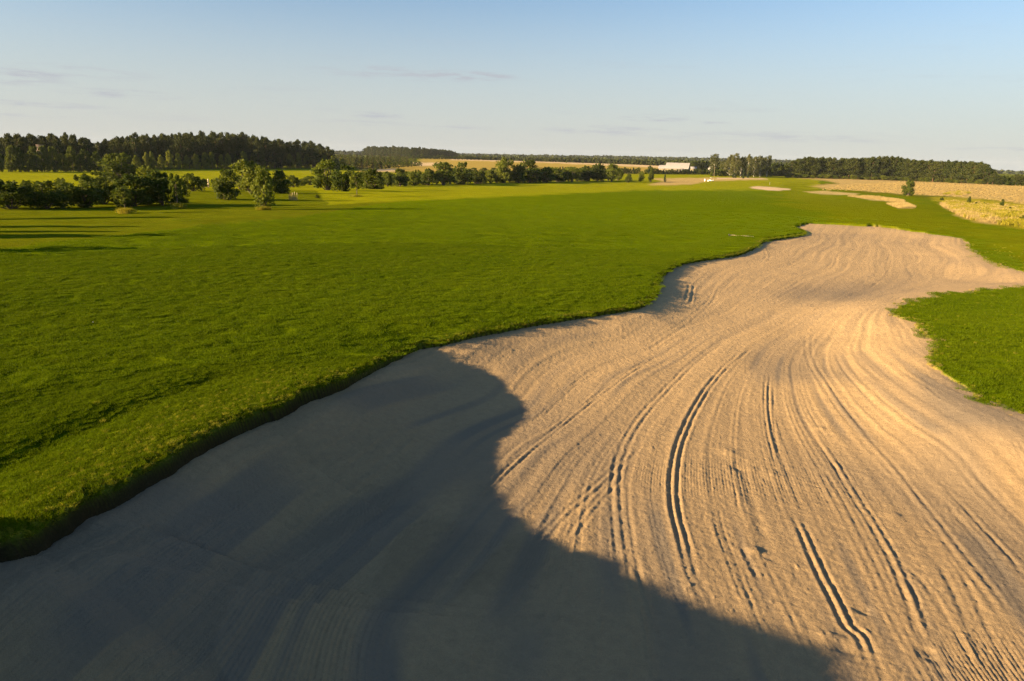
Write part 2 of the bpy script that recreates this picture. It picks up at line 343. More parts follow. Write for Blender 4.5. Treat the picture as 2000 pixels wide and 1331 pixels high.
    # a few footprints and turned-over spots
    for (a, b, rr, dd) in ((1425,885,.16,.05),(1440,915,.12,-.05),(1625,1250,.16,.05),(1640,1262,.12,-.06),(1745,1010,.13,.04),(1860,1000,.2,.03),(1812,1275,.12,-.05),(1510,930,.2,.03),(1600,843,.12,.04),(1470,1075,.1,.05),(1790,940,.16,.03),(1690,1190,.1,-.05)):
        X, Y = on_plane(a, b, sand_z0(a, b)); d = np.hypot(x - X, y - Y); m = d < 1
        z[m] += .7 * dd * np.exp(-(d[m] / rr) ** 2) * (.5 + vnoise(x[m] / .07, y[m] / .07, 5)) 
    return z

# ------------------------------------------------------------------ mesh building
def mesh_obj(name, V, F, mat=None, parent=None, smooth=False, attrs=None, link=True):
    me = bpy.data.meshes.new(name); V = np.asarray(V, np.float32); F = np.asarray(F, np.int32)
    k = F.shape[1]; me.vertices.add(len(V)); me.vertices.foreach_set('co', V.ravel())
    me.loops.add(F.size); me.loops.foreach_set('vertex_index', F.ravel())
    me.polygons.add(len(F)); me.polygons.foreach_set('loop_start', np.arange(0, F.size, k, dtype=np.int32)); me.polygons.foreach_set('loop_total', np.full(len(F), k, np.int32))
    if smooth: me.polygons.foreach_set('use_smooth', np.ones(len(F), bool))
    for an, av in (attrs or {}).items():
        av = np.asarray(av, np.float32)
        if av.ndim == 2:
            a = me.attributes.new(an, 'FLOAT_COLOR', 'POINT'); a.data.foreach_set('color', np.concatenate([av, np.ones((len(av), 1), np.float32)], 1).ravel())
        else: a = me.attributes.new(an, 'FLOAT', 'POINT'); a.data.foreach_set('value', av)
    me.update(); me.validate() if False else None
    if mat: me.materials.append(mat)
    if not link: return me
    o = bpy.data.objects.new(name, me); COL.objects.link(o)
    if parent: o.parent = parent
    return o
def tag(o, label=None, cat=None, group=None, kind=None):
    for k, v in (('label', label), ('category', cat), ('group', group), ('kind', kind)):
        if v: o[k] = v
    return o
def empty(name, loc, rz=0, sc=1, **kw):
    o = bpy.data.objects.new(name, None); COL.objects.link(o); o.location = loc; o.rotation_euler = (0, 0, rz)
    o.scale = (sc, sc, sc) if isinstance(sc, (int, float)) else sc; o.empty_display_size = .2
    return tag(o, **kw)
def copy_tree(o, parent=None):
    c = o.copy(); COL.objects.link(c)
    if parent: c.parent = parent
    for ch in o.children: copy_tree(ch, c)
    return c

# ------------------------------------------------------------------ materials
def new_mat(name):
    m = bpy.data.materials.new(name); m.use_nodes = True; nt = m.node_tree; nt.nodes.clear(); return m, nt, nt.nodes.new, nt.links.new
def noise(N, L, scale, detail=4, rough=.55, vec=None, dist=0):
    n = N('ShaderNodeTexNoise'); n.inputs['Scale'].default_value = scale; n.inputs['Detail'].default_value = detail; n.inputs['Roughness'].default_value = rough; n.inputs['Distortion'].default_value = dist
    if vec is not None: L(vec, n.inputs['Vector'])
    return n.outputs[0]
def remap(N, L, v, a, b, c, d):
    n = N('ShaderNodeMapRange'); L(v, n.inputs[0])
    for i, q in enumerate((a, b, c, d)): n.inputs[i + 1].default_value = q
    return n.outputs[0]
def mixc(N, L, f, a, b, mode='MIX'):
    n = N('ShaderNodeMixRGB'); n.blend_type = mode
    for i, q in enumerate((f, a, b)):
        if isinstance(q, (int, float)): n.inputs[i].default_value = q
        elif isinstance(q, tuple): n.inputs[i].default_value = (*q, 1)[:4]
        else: L(q, n.inputs[i])
    return n.outputs[0]
def stretch(N, L, sc, rot=0):
    g = N('ShaderNodeNewGeometry'); mp = N('ShaderNodeMapping'); mp.inputs['Scale'].default_value = sc; mp.inputs['Rotation'].default_value = (0, 0, rot); L(g.outputs['Position'], mp.inputs[0]); return mp.outputs[0]
def ground_mat(name, var=.5, bump=.04, fine=28):
    m, nt, N, L = new_mat(name); at_ = N('ShaderNodeAttribute'); at_.attribute_name = 'tint'
    g = N('ShaderNodeNewGeometry'); pos = g.outputs['Position']
    a = noise(N, L, .35, 5, .6, pos); b = noise(N, L, 3.5, 5, .65, stretch(N, L, (.35, 1.6, 1), R(-28))); c = noise(N, L, fine, 4, .7, pos)
    k = N('ShaderNodeMath'); k.operation = 'MULTIPLY'; L(remap(N, L, a, .3, .7, 1 - .30 * var, 1 + .30 * var), k.inputs[0]); L(remap(N, L, b, .25, .75, 1 - .45 * var, 1 + .45 * var), k.inputs[1])
    k2 = N('ShaderNodeMath'); k2.operation = 'MULTIPLY'; L(k.outputs[0], k2.inputs[0]); L(remap(N, L, c, .2, .8, 1 - .8 * var, 1 + .8 * var), k2.inputs[1])
    col = mixc(N, L, 1.0, at_.outputs['Color'], k2.outputs[0], 'MULTIPLY')
    yel = mixc(N, L, remap(N, L, noise(N, L, .8, 5, .6, pos), .45, .75, 0, .45), col, mixc(N, L, 1.0, col, (1.35, 1.05, .8), 'MULTIPLY'))
    bs = N('ShaderNodeBsdfPrincipled'); L(yel, bs.inputs['Base Color']); bs.inputs['Roughness'].default_value = .9; bs.inputs['Specular IOR Level'].default_value = .0
    bs.inputs['Sheen Weight'].default_value = .0
    bp = N('ShaderNodeBump'); bp.inputs['Strength'].default_value = 1.0; bp.inputs['Distance'].default_value = bump
    hsum = N('ShaderNodeMath'); hsum.operation = 'ADD'; L(c, hsum.inputs[0]); L(b, hsum.inputs[1]); L(hsum.outputs[0], bp.inputs['Height']); L(bp.outputs[0], bs.inputs['Normal'])
    o = N('ShaderNodeOutputMaterial'); L(bs.outputs[0], o.inputs[0]); return m
def leaf_mat(name, c1, c2, trans=.35, scale=.6, rough=.6, tip=None):
    m, nt, N, L = new_mat(name); g = N('ShaderNodeNewGeometry'); oi = N('ShaderNodeObjectInfo')
    n1 = noise(N, L, scale, 3, .6, g.outputs['Position']); ri = N('ShaderNodeMath'); ri.operation = 'ADD'; L(n1, ri.inputs[0]); L(remap(N, L, oi.outputs['Random'], 0, 1, -.15, .15), ri.inputs[1])
    ra = N('ShaderNodeMath'); ra.operation = 'ADD'; L(ri.outputs[0], ra.inputs[0]); L(remap(N, L, g.outputs['Random Per Island'], 0, 1, -.22, .22), ra.inputs[1])
    col = mixc(N, L, remap(N, L, ra.outputs[0], .25, .75, 0, 1), c1, c2)
    d = N('ShaderNodeBsdfPrincipled'); L(col, d.inputs['Base Color']); d.inputs['Roughness'].default_value = rough; d.inputs['Specular IOR Level'].default_value = .06
    t = N('ShaderNodeBsdfTranslucent'); L(mixc(N, L, 1.0, col, (1.3, 1.25, .5), 'MULTIPLY'), t.inputs[0])
    mx = N('ShaderNodeMixShader'); mx.inputs[0].default_value = trans; L(d.outputs[0], mx.inputs[1]); L(t.outputs[0], mx.inputs[2])
    o = N('ShaderNodeOutputMaterial'); L(mx.outputs[0], o.inputs[0]); return m
def plain_mat(name, c1, c2, scale=3, rough=.85, bump=.01, st=(1, 1, 1)):
    m, nt, N, L = new_mat(name); tc = N('ShaderNodeTexCoord'); mp = N('ShaderNodeMapping'); mp.inputs['Scale'].default_value = st; L(tc.outputs['Object'], mp.inputs[0])
    n = noise(N, L, scale, 6, .65, mp.outputs[0]); bs = N('ShaderNodeBsdfPrincipled'); L(mixc(N, L, remap(N, L, n, .3, .7, 0, 1), c1, c2), bs.inputs['Base Color']); bs.inputs['Roughness'].default_value = rough
    bp = N('ShaderNodeBump'); bp.inputs['Distance'].default_value = bump; L(n, bp.inputs['Height']); L(bp.outputs[0], bs.inputs['Normal'])
    o = N('ShaderNodeOutputMaterial'); L(bs.outputs[0], o.inputs[0]); return m
def sand_mat():
    m, nt, N, L = new_mat('sand'); g = N('ShaderNodeNewGeometry'); p = g.outputs['Position']
    a = noise(N, L, .5, 5, .6, p); b = noise(N, L, 6, 5, .7, p); c = noise(N, L, 90, 3, .8, p)
    damp_shade = N('ShaderNodeAttribute'); damp_shade.attribute_name = 'damp_shade'
    col = mixc(N, L, remap(N, L, a, .3, .7, 0, 1), (.375, .262, .135), (.415, .292, .152)); col = mixc(N, L, remap(N, L, b, .35, .75, 0, .8), col, (.28, .20, .11))
    col = mixc(N, L, remap(N, L, c, .35, .75, 0, .75), col, (.20, .145, .085)); pale = N('ShaderNodeAttribute'); pale.attribute_name = 'pale'; col = mixc(N, L, pale.outputs['Fac'], col, mixc(N, L, 1.0, col, (1.40, 1.38, 1.30), 'MULTIPLY')); col = mixc(N, L, damp_shade.outputs['Fac'], col, (.205, .162, .11))
    bs = N('ShaderNodeBsdfPrincipled'); L(col, bs.inputs['Base Color']); bs.inputs['Roughness'].default_value = .95; bs.inputs['Specular IOR Level'].default_value = .1
    bp = N('ShaderNodeBump'); bp.inputs['Distance'].default_value = .010; L(c, bp.inputs['Height']); bp2 = N('ShaderNodeBump'); bp2.inputs['Distance'].default_value = .025; L(b, bp2.inputs['Height']); L(bp.outputs[0], bp2.inputs['Normal'])
    L(bp2.outputs[0], bs.inputs['Normal']); o = N('ShaderNodeOutputMaterial'); L(bs.outputs[0], o.inputs[0]); return m
M = dict(
    ground=ground_mat('ground_grass', .55, .035), fairway=ground_mat('fairway_grass', .42, .03), rough=ground_mat('rough_grass', .6, .06, 14), dry=ground_mat('dry_crop', .45, .10, 9), meadow=ground_mat('meadow_grass', .6, .12, 7),
    sand=sand_mat(), bark=plain_mat('bark', (.06, .045, .03), (.13, .10, .075), 4, .95, .02, (1, 1, .3)), pinebark=plain_mat('pine_bark', (.085, .05, .03), (.17, .09, .05), 2, .9, .02, (1, 1, .3)), birchbark=plain_mat('birch_bark', (.25, .23, .2), (.6, .57, .5), 2, .8, .01, (1, 1, 2)),
    pine=leaf_mat('pine_needles', (.026, .040, .010), (.066, .075, .017), .16, .35), bush=leaf_mat('bush_leaves', (.038, .062, .012), (.105, .125, .020), .32, .9), lbush=leaf_mat('light_bush_leaves', (.07, .10, .014), (.16, .18, .028), .35, .9),
    young=leaf_mat('young_tree_leaves', (.09, .12, .014), (.18, .19, .03), .35, .4), birch=leaf_mat('birch_leaves', (.06, .075, .028), (.14, .14, .055), .4, .35), conif=leaf_mat('spruce_needles', (.018, .035, .016), (.045, .07, .028), .15, .6),
    lawn=leaf_mat('lawn_blades', (.070, .112, .001), (.094, .132, .002), .30, .25, .9), lipgrass=leaf_mat('lip_blades', (.14, .165, .006), (.26, .25, .03), .35, 1.2), straw=leaf_mat('straw_blades', (.31, .235, .095), (.44, .34, .15), .3, .6), weed=leaf_mat('weed_leaves', (.17, .17, .01), (.32, .27, .03), .3, .6),
    roofw=plain_mat('corrugated_roof', (.17, .165, .17), (.27, .255, .255), 1.2, .7, .01), wallb=plain_mat('weathered_wall', (.15, .13, .08), (.21, .18, .12), 1.5), wallw=plain_mat('render_wall', (.35, .27, .2), (.45, .34, .25), 1), redroof=plain_mat('red_roof', (.20, .06, .04), (.3, .10, .07), 2), palewall=plain_mat('pale_wall', (.30, .29, .27), (.36, .35, .33), 1), white=plain_mat('white_paint', (.7, .7, .68), (.82, .82, .8), 3, .5), dark=plain_mat('dark_metal', (.02, .02, .02), (.04, .04, .04), 3, .5), glass=plain_mat('window_glass', (.03, .04, .05), (.05, .06, .07), 1, .15), pole=plain_mat('pale_wood', (.55, .42, .25), (.7, .55, .35), 3))
print('materials ok')

# ------------------------------------------------------------------ ground sheet
FAIRB = [(-900,600),(-300,520),(0,488),(100,474),(230,461),(350,447),(500,433),(585,425),(660,412),(740,399),(900,378),(1000,370),(1100,364),(1260,362),(1345,360),(1400,356),(1500,353),(1580,352),(1640,356),(1560,364),
         (1700,380),(1780,385),(1825,392),(1850,412),(1900,432),(1960,444),(2060,455),(2400,500),(2600,1400),(-900,1400)]
REG = [  # (class tint, polygon in the photo, edge softness px)
 ('green', [(-600,331),(620,331),(820,340),(1400,337),(1500,340),(1560,346),(1600,352),(1600,372),(1260,372),(640,400),(620,372),(-600,372)], 2),
 ('lush', [(1540,352),(1600,372),(1640,384),(1760,392),(1830,400),(1850,414),(1900,434),(1960,446),(2100,462),(2300,560),(2050,530),(1970,500),(1900,468),(1800,452),(1720,440),(1620,434),(1570,410),(1500,370)], 12), ('gold', [(700,322),(815,322),(820,311),(900,309),(1060,312),(1290,322),(1300,336),(1240,338),(1000,336),(900,335),(800,337),(700,337)], 2),
 ('pale', [(735,331),(775,330),(772,336),(738,336)], 1), ('pale', [(800,318),(870,318),(870,324),(820,325)], 1), ('pale', [(880,311),(1060,314),(1290,323),(1290,328),(1060,318),(880,313)], 1),
 ('dry', [(1262,361),(1292,355),(1272,349),(1380,347.5),(1480,349),(1500,351.5),(1440,353),(1380,354.5),(1365,358),(1345,361),(1300,363)], 1.2),
 ('dry', [(1545,346),(1700,350),(1900,358),(2000,364),(2500,392),(2500,436),(2000,400),(1930,390),(1850,385),(1760,379),(1680,373),(1600,367),(1575,364),(1640,359),(1610,353)], 1.5),
 ('tan', [(1570,374.5),(1610,373),(1680,379),(1665,381.5),(1600,380)], .8), ('tan', [(1655,383.5),(1700,382.5),(1768,391),(1765,396.5),(1700,391)], .8), ('dry', [(1735,399.5),(1770,397),(1785,407),(1755,408)], 1.2),
 ('meadow', [(1815,386),(1850,385),(1930,390),(2000,399),(2500,436),(2600,520),(2000,447),(1950,440),(1900,433),(1862,416),(1838,401)], 3),
 ('dry', [(1838,397),(1870,402),(1892,415),(1940,424),(1960,436),(1925,436),(1880,424),(1850,408)], 4),
 ('sandp', [(1462,366.5),(1480,364),(1542,368.5),(1543,371),(1520,373),(1482,370.5)], .7), ('sandp', [(1400,347.5),(1490,348.5),(1500,350),(1400,350)], .7),
]
TINT = dict(lush=(.150,.172,.003), tan=(.45,.35,.14), fairway=(.104,.148,.002), rough=(.112,.132,.004), dry=(.44,.325,.12), pale=(.56,.43,.24), meadow=(.30,.27,.02), green=(.23,.245,.006), gold=(.36,.27,.06), wood=(.045,.045,.02), bank=(.030,.026,.014), sandp=(.60,.45,.28), lipdry_sunlit=(.17,.17,.02), edge=(.20,.17,.05))
def soft_in(px, py, P, soft):
    m = inside(px, py, P); d, _ = seg_dist(px, py, np.array(P, float), True); return np.clip(.5 + np.where(m, d, -d) / (2 * soft), 0, 1)
def build_ground():
    a1 = np.radians(46); az = np.concatenate([np.linspace(-math.pi, -a1, 60)[:-1], np.linspace(-a1, a1, 860), np.linspace(a1, math.pi, 60)[1:]])
    ph = np.arange(.78, .030, -.00165); r = np.concatenate([np.linspace(.3, 4.8, 14), H / np.tan(ph), np.geomspace(170, 3400, 175)[1:], np.array([3800, 4200])])
    na, nr = len(az), len(r); A, RR = np.meshgrid(az, r); x = (np.sin(A) * RR).ravel(); y = (np.cos(A) * RR).ravel()
    z = grass_z(x, y); near = np.hypot(x, y) < 85; sd = np.full(x.shape, -50.0); sd[near] = signed(x[near], y[near])
    bank = sst(-.02, .10, sd); 
    dl, kk = seg_dist(x[near], y[near], LIP); 
    rag = .06 * (vnoise(x[near] / .25, y[near] / .25, 3) - .5) + .05 * (vnoise(x[near] / .9, y[near] / .9, 4) - .5)
    s2 = sd[near] + rag; noLip = sst(.3, 1.5, dl); s2 += noLip * (.5 * (vnoise(x[near] / .8, y[near] / .8, 6) - .5) + .22 * (vnoise(x[near] / .25, y[near] / .25, 7) - .5))
    # the turf rolls over the lip, then drops steeply into the bank
    roll = sst(-.35, .05, s2) * .06 * (1 - noLip); drop = sst(.0, .26, s2) * 1.5
    z[near] -= roll; cut = np.where(s2 > 0, drop, 0); z[near] -= cut; z[near] += .06 * (vnoise(x[near] / .12, y[near] / .12, 44) - .5) * sst(0, .08, s2)
    px, py, fr = proj(x, y, z); tint = np.tile(np.array(TINT['rough']), (len(x), 1))
    rr = np.hypot(x, y); fr &= rr < 3400
    def put(mask, c): tint[:] = tint * (1 - mask[:, None]) + np.array(TINT[c]) * mask[:, None]
    cls = np.zeros(len(x), int)      # 0 rough 1 fairway 2 dry 3 meadow
    m = np.zeros(len(x)); m[fr] = soft_in(px[fr], py[fr], FAIRB, .6); m[(~fr) & (rr < 60)] = 1; put(m, 'fairway'); cls[m > .5] = 1
    for c, P, s in REG:
        s_ = s; jit = (vnoise(x / 3.0, y / 3.0, 9) - .5) * 2.2 * s_; jx = (vnoise(x / 5.0, y / 5.0, 19) - .5) * 6 * s_
        m = np.zeros(len(x)); b = fr & (py < 520); m[b] = soft_in(px[b] + jx[b], py[b] + jit[b], P, s_); put(m, c)
        k = dict(dry=2, pale=2, gold=2, lush=1, tan=2, sandp=2, meadow=3, green=0).get(c, 0); cls[m > .5] = k
    put((sst(2000, 2600, rr)), 'wood'); cls[rr > 2300] = 4; cls[(~fr) & (rr > 60)] = 4
    # sunlit yellow of the lip ridge put into the turf colour; bare earth on the bank
    lz = np.zeros(len(x)); lz[near] = np.exp(-((dl - .9) / .75) ** 2) * sst(.12, .5, zl_at(kk)) * (s2 < 0); put(lz * .75, 'lipdry_sunlit')
    e = np.zeros(len(x)); e[near] = np.exp(-(dl / .35) ** 2) * (s2 < 0) * .5; put(e, 'lipdry_sunlit')
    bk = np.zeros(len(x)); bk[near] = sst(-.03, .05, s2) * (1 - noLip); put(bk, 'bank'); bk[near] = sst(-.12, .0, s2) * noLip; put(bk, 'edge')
    idx = np.arange(na * nr).reshape(nr, na); F = np.stack([idx[:-1, :-1], idx[1:, :-1], idx[1:, 1:], idx[:-1, 1:]], -1).reshape(-1, 4)[:, ::-1]
    fc = cls[F].max(1) ; fs = s2_full(near, s2, len(x)); deep = fs[F].min(1) > .55; keep = ~deep
    names = ['rough', 'fairway', 'dry_field', 'meadow', 'ground']; mats = ['rough', 'fairway', 'dry', 'meadow', 'ground']
    for c in range(5):
        f = F[(fc == c) & keep]
        if not len(f): continue
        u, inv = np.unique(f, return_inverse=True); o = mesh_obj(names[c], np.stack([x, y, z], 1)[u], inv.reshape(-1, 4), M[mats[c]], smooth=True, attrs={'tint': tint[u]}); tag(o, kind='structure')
def zl_at(k): return np.interp(k, np.arange(len(LIP)), LIPZ)
def s2_full(near, s2, n):
    o = np.full(n, -9.0); o[near] = s2; return o
build_ground(); print('ground ok')

def build_sand():
    az = np.arange(-1.42, .80, .0016); az = np.concatenate([np.arange(-1.42, -.86, .006), np.arange(-.86, .80, .00155)])
    ph = np.arange(.86, .068, -.00125); r = np.concatenate([np.linspace(.8, 4.6, 40), (H + .9) / np.tan(ph)]); na, nr = len(az), len(r)
    A, RR = np.meshgrid(az, r); x = (np.sin(A) * RR).ravel(); y = (np.cos(A) * RR).ravel(); sd = np.full(x.shape, -9.0)
    bb = (x > POLY[:, 0].min() - 1) & (x < POLY[:, 0].max() + 1) & (y > POLY[:, 1].min() - 1) & (y < POLY[:, 1].max() + 1); sd[bb] = signed(x[bb], y[bb]); k = sd > -.75
    idx = np.arange(na * nr).reshape(nr, na); F = np.stack([idx[:-1, :-1], idx[1:, :-1], idx[1:, 1:], idx[:-1, 1:]], -1).reshape(-1, 4)[:, ::-1]
    F = F[k[F].all(1)]; u, inv = np.unique(F, return_inverse=True); x, y, sd = x[u], y[u], sd[u]; F = inv.reshape(-1, 4)
    px, py, fr = proj(x, y, np.full(x.shape, -.8)); py = np.where(fr, py, 1331); z = sand_base(x, y, sd, (px, py))
    s = tps_eval(fp, FLOW_W, x, y); e = .05; sx = tps_eval(fp, FLOW_W, x + e, y); sy = tps_eval(fp, FLOW_W, x, y + e); gs = np.hypot(sx - s, sy - s) / e
    z = z + sand_relief(x, y, px, py, s, gs, np.hypot(x, y)); 
    damp_shade = .75 * sst(.52, .72, vnoise(s / 1.1, y / 7, 201)) * sst(.3, .65, vnoise(x / 4, y / 4, 202)) + .75 * sst(.5, .8, vnoise(s / .22, y / 5, 203)) * sst(.3, .6, vnoise(x / 3, y / 3, 204)); damp_shade = damp_shade * (1 - .75 * sst(14, 26, y)) + .8 * np.exp(-((px - 1640) / 130) ** 2 - ((py - 590) / 26) ** 2)  # damp streaks along the flow, darkened in colour to stand in for groove shading
    o = mesh_obj('bunker_sand', np.stack([x, y, z], 1), F, M['sand'], smooth=True, attrs={'damp_shade': np.clip(damp_shade, 0, 1), 'pale': sst(12, 26, y + .5 * x + 2 * (vnoise(x / 3, y / 3, 8) - .5)) * (.75 + .25 * vnoise(x / 1.5, y / 1.5, 18))}); tag(o, kind='structure'); print('sand', len(x), len(F))
build_sand()

# ------------------------------------------------------------------ foliage and tree builders
def leaves(clumps, leaf, out=.35, seed=0, aspect=.7, up=.2):
    """clumps: (cx, cy, cz, rx, ry, rz, n). Small quads spread through the clumps; returns V, F"""
    g = np.random.default_rng(seed); P, O = [], []
    for (cx, cy_, cz, rx, ry, rz, n) in clumps:
        d = g.normal(size=(n, 3)); d /= np.linalg.norm(d, axis=1)[:, None]; rad = g.random(n) ** .45
        P.append(np.array([cx, cy_, cz]) + d * rad[:, None] * np.array([rx, ry, rz])); O.append(d)
    P = np.vstack(P); O = np.vstack(O); n = len(P); nrm = g.normal(size=(n, 3)); nrm /= np.linalg.norm(nrm, axis=1)[:, None]
    nrm = nrm * (1 - out) + O * out + np.array([0, 0, up]); nrm /= np.linalg.norm(nrm, axis=1)[:, None]
    t = np.cross(nrm, g.normal(size=(n, 3))); t /= np.linalg.norm(t, axis=1)[:, None] + 1e-9; b = np.cross(nrm, t); s = leaf * (.6 + .8 * g.random(n))[:, None]
    V = np.stack([P - t * s, P - b * s * aspect, P + t * s, P + b * s * aspect], 1).reshape(-1, 3); return V, np.arange(4 * n).reshape(-1, 4)
def tube(pts, rad, n=6):
    V, F = [], []; pts = np.array(pts, float)
    for i, p in enumerate(pts):
        d = pts[min(i + 1, len(pts) - 1)] - pts[max(i - 1, 0)]; d /= np.linalg.norm(d) + 1e-9; a = np.cross(d, [.3, 1, .2]); a /= np.linalg.norm(a) + 1e-9; b = np.cross(d, a)
        for k in range(n): V.append(p + rad[i] * (math.cos(2 * math.pi * k / n) * a + math.sin(2 * math.pi * k / n) * b))
    for i in range(len(pts) - 1):
        for k in range(n): F.append((i * n + k, i * n + (k + 1) % n, (i + 1) * n + (k + 1) % n, (i + 1) * n + k))
    t = len(V); V.append(pts[-1]); 
    for k in range(n): F.append(((len(pts) - 1) * n + k, (len(pts) - 1) * n + (k + 1) % n, t, t))
    return np.array(V), np.array(F)
def join(parts):
    V, F, o = [], [], 0
    for v, f in parts: V.append(v); F.append(f + o); o += len(v)
    return np.vstack(V), np.vstack(F)
def box(cx, cy_, cz, sx, sy, sz, rz=0):
    V = np.array([(i, j, k) for i in (-.5, .5) for j in (-.5, .5) for k in (-.5, .5)]) * (sx, sy, sz); c, s = math.cos(rz), math.sin(rz)
    V = np.stack([V[:, 0] * c - V[:, 1] * s, V[:, 0] * s + V[:, 1] * c, V[:, 2]], 1) + (cx, cy_, cz)
    return V, np.array([(0, 1, 3, 2), (4, 6, 7, 5), (0, 4, 5, 1), (2, 3, 7, 6), (0, 2, 6, 4), (1, 5, 7, 3)])
def tube_tri_fix(F): return F
HIDE = []
def proto(name, trunkVF, leafVF, tmat, lmat, leaf_name='crown'):
    """mesh data for one tree, used by every copy"""
    tm = mesh_obj('trunk', *trunkVF, M[tmat], smooth=True, link=False); lm = mesh_obj(leaf_name, *leafVF, M[lmat], link=False); return (name, tm, lm, leaf_name)
def plant(pr, x, y, h, w=None, rz=None, label=None, cat=None, group=None, z=None):
    """one thing: an Empty at its base with trunk and crown; h, w scale the unit prototype (1 m high, 1 m wide)"""
    w = w or h; t = empty(pr[0], (x, y, (terrain(np.array([x]), np.array([y]))[0] if z is None else z) - .03 * h), rng.random() * 6.28 if rz is None else rz, (w, w, h), label=label, cat=cat, group=group)
    for nm, me in (('trunk', pr[1]), (pr[3], pr[2])):
        o = bpy.data.objects.new(nm, me); COL.objects.link(o); o.parent = t
    return t
def limbs(base, tops, r0, g):
    return join([tube([base, (base + t_) / 2 + g.normal(size=3) * .03, t_], [r0, r0 * .6, r0 * .25], 5) for t_ in tops])
def mk_pine(k, bare=.35, n=2600):
    g = np.random.default_rng(100 + k); cl = []; top = []
    lean = g.normal(size=2) * .02
    for i in range(17):
        f = (i + .5) / 17; z = bare + (1 - bare) * f - .02; R_ = .42 * (math.sin(min(1, (1 - f) * 1.35 + .18) * math.pi / 2) ** .8) * (.75 + .5 * g.random()); a = i * 2.4 + g.random()
        rr = R_ * (.35 + .45 * g.random()); c = (math.cos(a) * rr + lean[0] * z, math.sin(a) * rr + lean[1] * z, z)
        cl.append((*c, R_ * .72, R_ * .72, .065 + .03 * g.random(), int(n / 17 * (.6 + 1.1 * (1 - f) + .2)))); top.append(np.array(c))
    cl.append((lean[0], lean[1], .965, .10, .10, .05, int(n * .04)))
    tr = join([tube([(0, 0, -.02), (lean[0] * .3, 0, .3), (lean[0] * .7, lean[1] * .7, .7), (lean[0], lean[1], .95)], [.034, .026, .016, .005], 7)] +
              [tube([(lean[0] * c[2], lean[1] * c[2], c[2] - .05), c], [.009, .004], 4) for c in top])
    return proto('pine_tree', tr, leaves(cl, .028, .25, k, .5), 'pinebark', 'pine')
def mk_bush(k, mat='bush', n=3600, base=.02, name='shrub', leaf=.030):
    g = np.random.default_rng(200 + k); cl = []; tops = []
    for i in range(30):
        a = g.random() * 6.28; f = g.random(); zz = base + .10 + .76 * f; prof = math.sqrt(max(.05, 1 - ((zz - .42) / .60) ** 2)); rr = .37 * prof * g.random() ** .5
        c = (math.cos(a) * rr, math.sin(a) * rr, zz); q = .12 + .09 * g.random(); cl.append((*c, q, q, q * .85, int(n / 30))); tops.append(np.array(c))
    for i in range(5): a = g.random() * 6.28; cl.append((math.cos(a) * .12, math.sin(a) * .12, .88 + .08 * g.random(), .05, .05, .09, int(n / 60)))
    return proto(name, limbs(np.array([0, 0, -.02]), tops[:9], .022, g), leaves(cl, leaf, .3, 50 + k), 'bark', mat, 'foliage')
def mk_tree(k, mat, bark, bare=.22, n=2600, cone=0.0, name='tree', spread=.40, tr=.028, leaf=.027):
    g = np.random.default_rng(300 + k); cl = []; tops = []
    for i in range(24):
        f = (i + g.random()) / 24; zz = bare + .04 + (.92 - bare) * f; prof = (1 - cone) * math.sqrt(max(.04, 1 - ((f - .42) / .64) ** 2)) + cone * (1.02 - f); a = i * 2.4 + g.random(); rr = spread * prof * (.3 + .6 * g.random())
        c = (math.cos(a) * rr, math.sin(a) * rr, zz); q = (.09 + .07 * g.random()) * (.6 + .5 * prof); cl.append((*c, q, q, q * .9, int(n / 24))); tops.append(np.array(c))
    cl.append((0, 0, .95, .05, .05, .07, int(n / 30)))
    t = join([tube([(0, 0, -.03), (.01, .005, .3), (-.01, .01, .62), (0, 0, .93)], [tr, tr * .8, tr * .5, tr * .12], 7)] + [tube([(0, 0, max(.1, c[2] - .16)), c], [tr * .35, tr * .12], 4) for c in tops[:14]])
    return proto(name, t, leaves(cl, leaf, .3, 80 + k), bark, mat)
def mk_sapling(k, mat='lbush'):
    g = np.random.default_rng(400 + k); cl = []; tops = []
    for i in range(15):
        f = i / 15; zz = .36 + .56 * f; a = i * 2.4 + g.random(); rr = (.30 * (1.05 - abs(f - .4))) * (.4 + .6 * g.random()); c = (math.cos(a) * rr, math.sin(a) * rr, zz); q = .08 + .06 * g.random()
        cl.append((*c, q, q, q * .8, 95)); tops.append(np.array(c))
    t = join([tube([(0, 0, -.03), (.012, 0, .35), (-.01, .01, .93)], [.020, .015, .005], 6)] + [tube([(0, 0, c[2] - .14), c], [.008, .003], 4) for c in tops])
    return proto('sapling', t, leaves(cl, .032, .3, 90 + k), 'bark', mat)
PINES = [mk_pine(k, b) for k, b in enumerate((.18, .30, .12, .24, .36, .16))]
YPINE = [mk_pine(20 + k, .06, 1200) for k in range(2)]
BUSH = [mk_bush(k) for k in range(5)]; LBUSH = [mk_bush(10 + k, 'lbush') for k in range(3)]
YOUNG = [mk_tree(k, 'young', 'bark', .06, 2400, .45, 'young_tree', .40) for k in range(3)]
BIRCH = [mk_tree(10 + k, 'birch', 'birchbark', .10, 3200, .1, 'birch_tree', .40, .026, .022) for k in range(3)]
BROAD = [mk_tree(20 + k, 'bush', 'bark', .04, 3200, .1, 'broadleaf_tree', .46) for k in range(3)]
CONE = [mk_tree(30 + k, 'conif', 'bark', .02, 2400, .85, 'young_conifer', .42) for k in range(2)]
SAP = [mk_sapling(k) for k in range(2)] + [mk_sapling(5, 'bush')]
def put(pr, px, py, wpx, hpx, label, cat, group=None, dz=0):
    """stand a plant where the photo shows its foot at (px, py), wpx wide and hpx high there"""
    x, y, z = at(px, py); d = float(np.dot(np.array([x, y, z - H]), FW)); xs = wpx * d / FPX; h = hpx * d / FPX
    return plant(pr, x, y, h, xs, None, label, cat, group)
C = random.choice

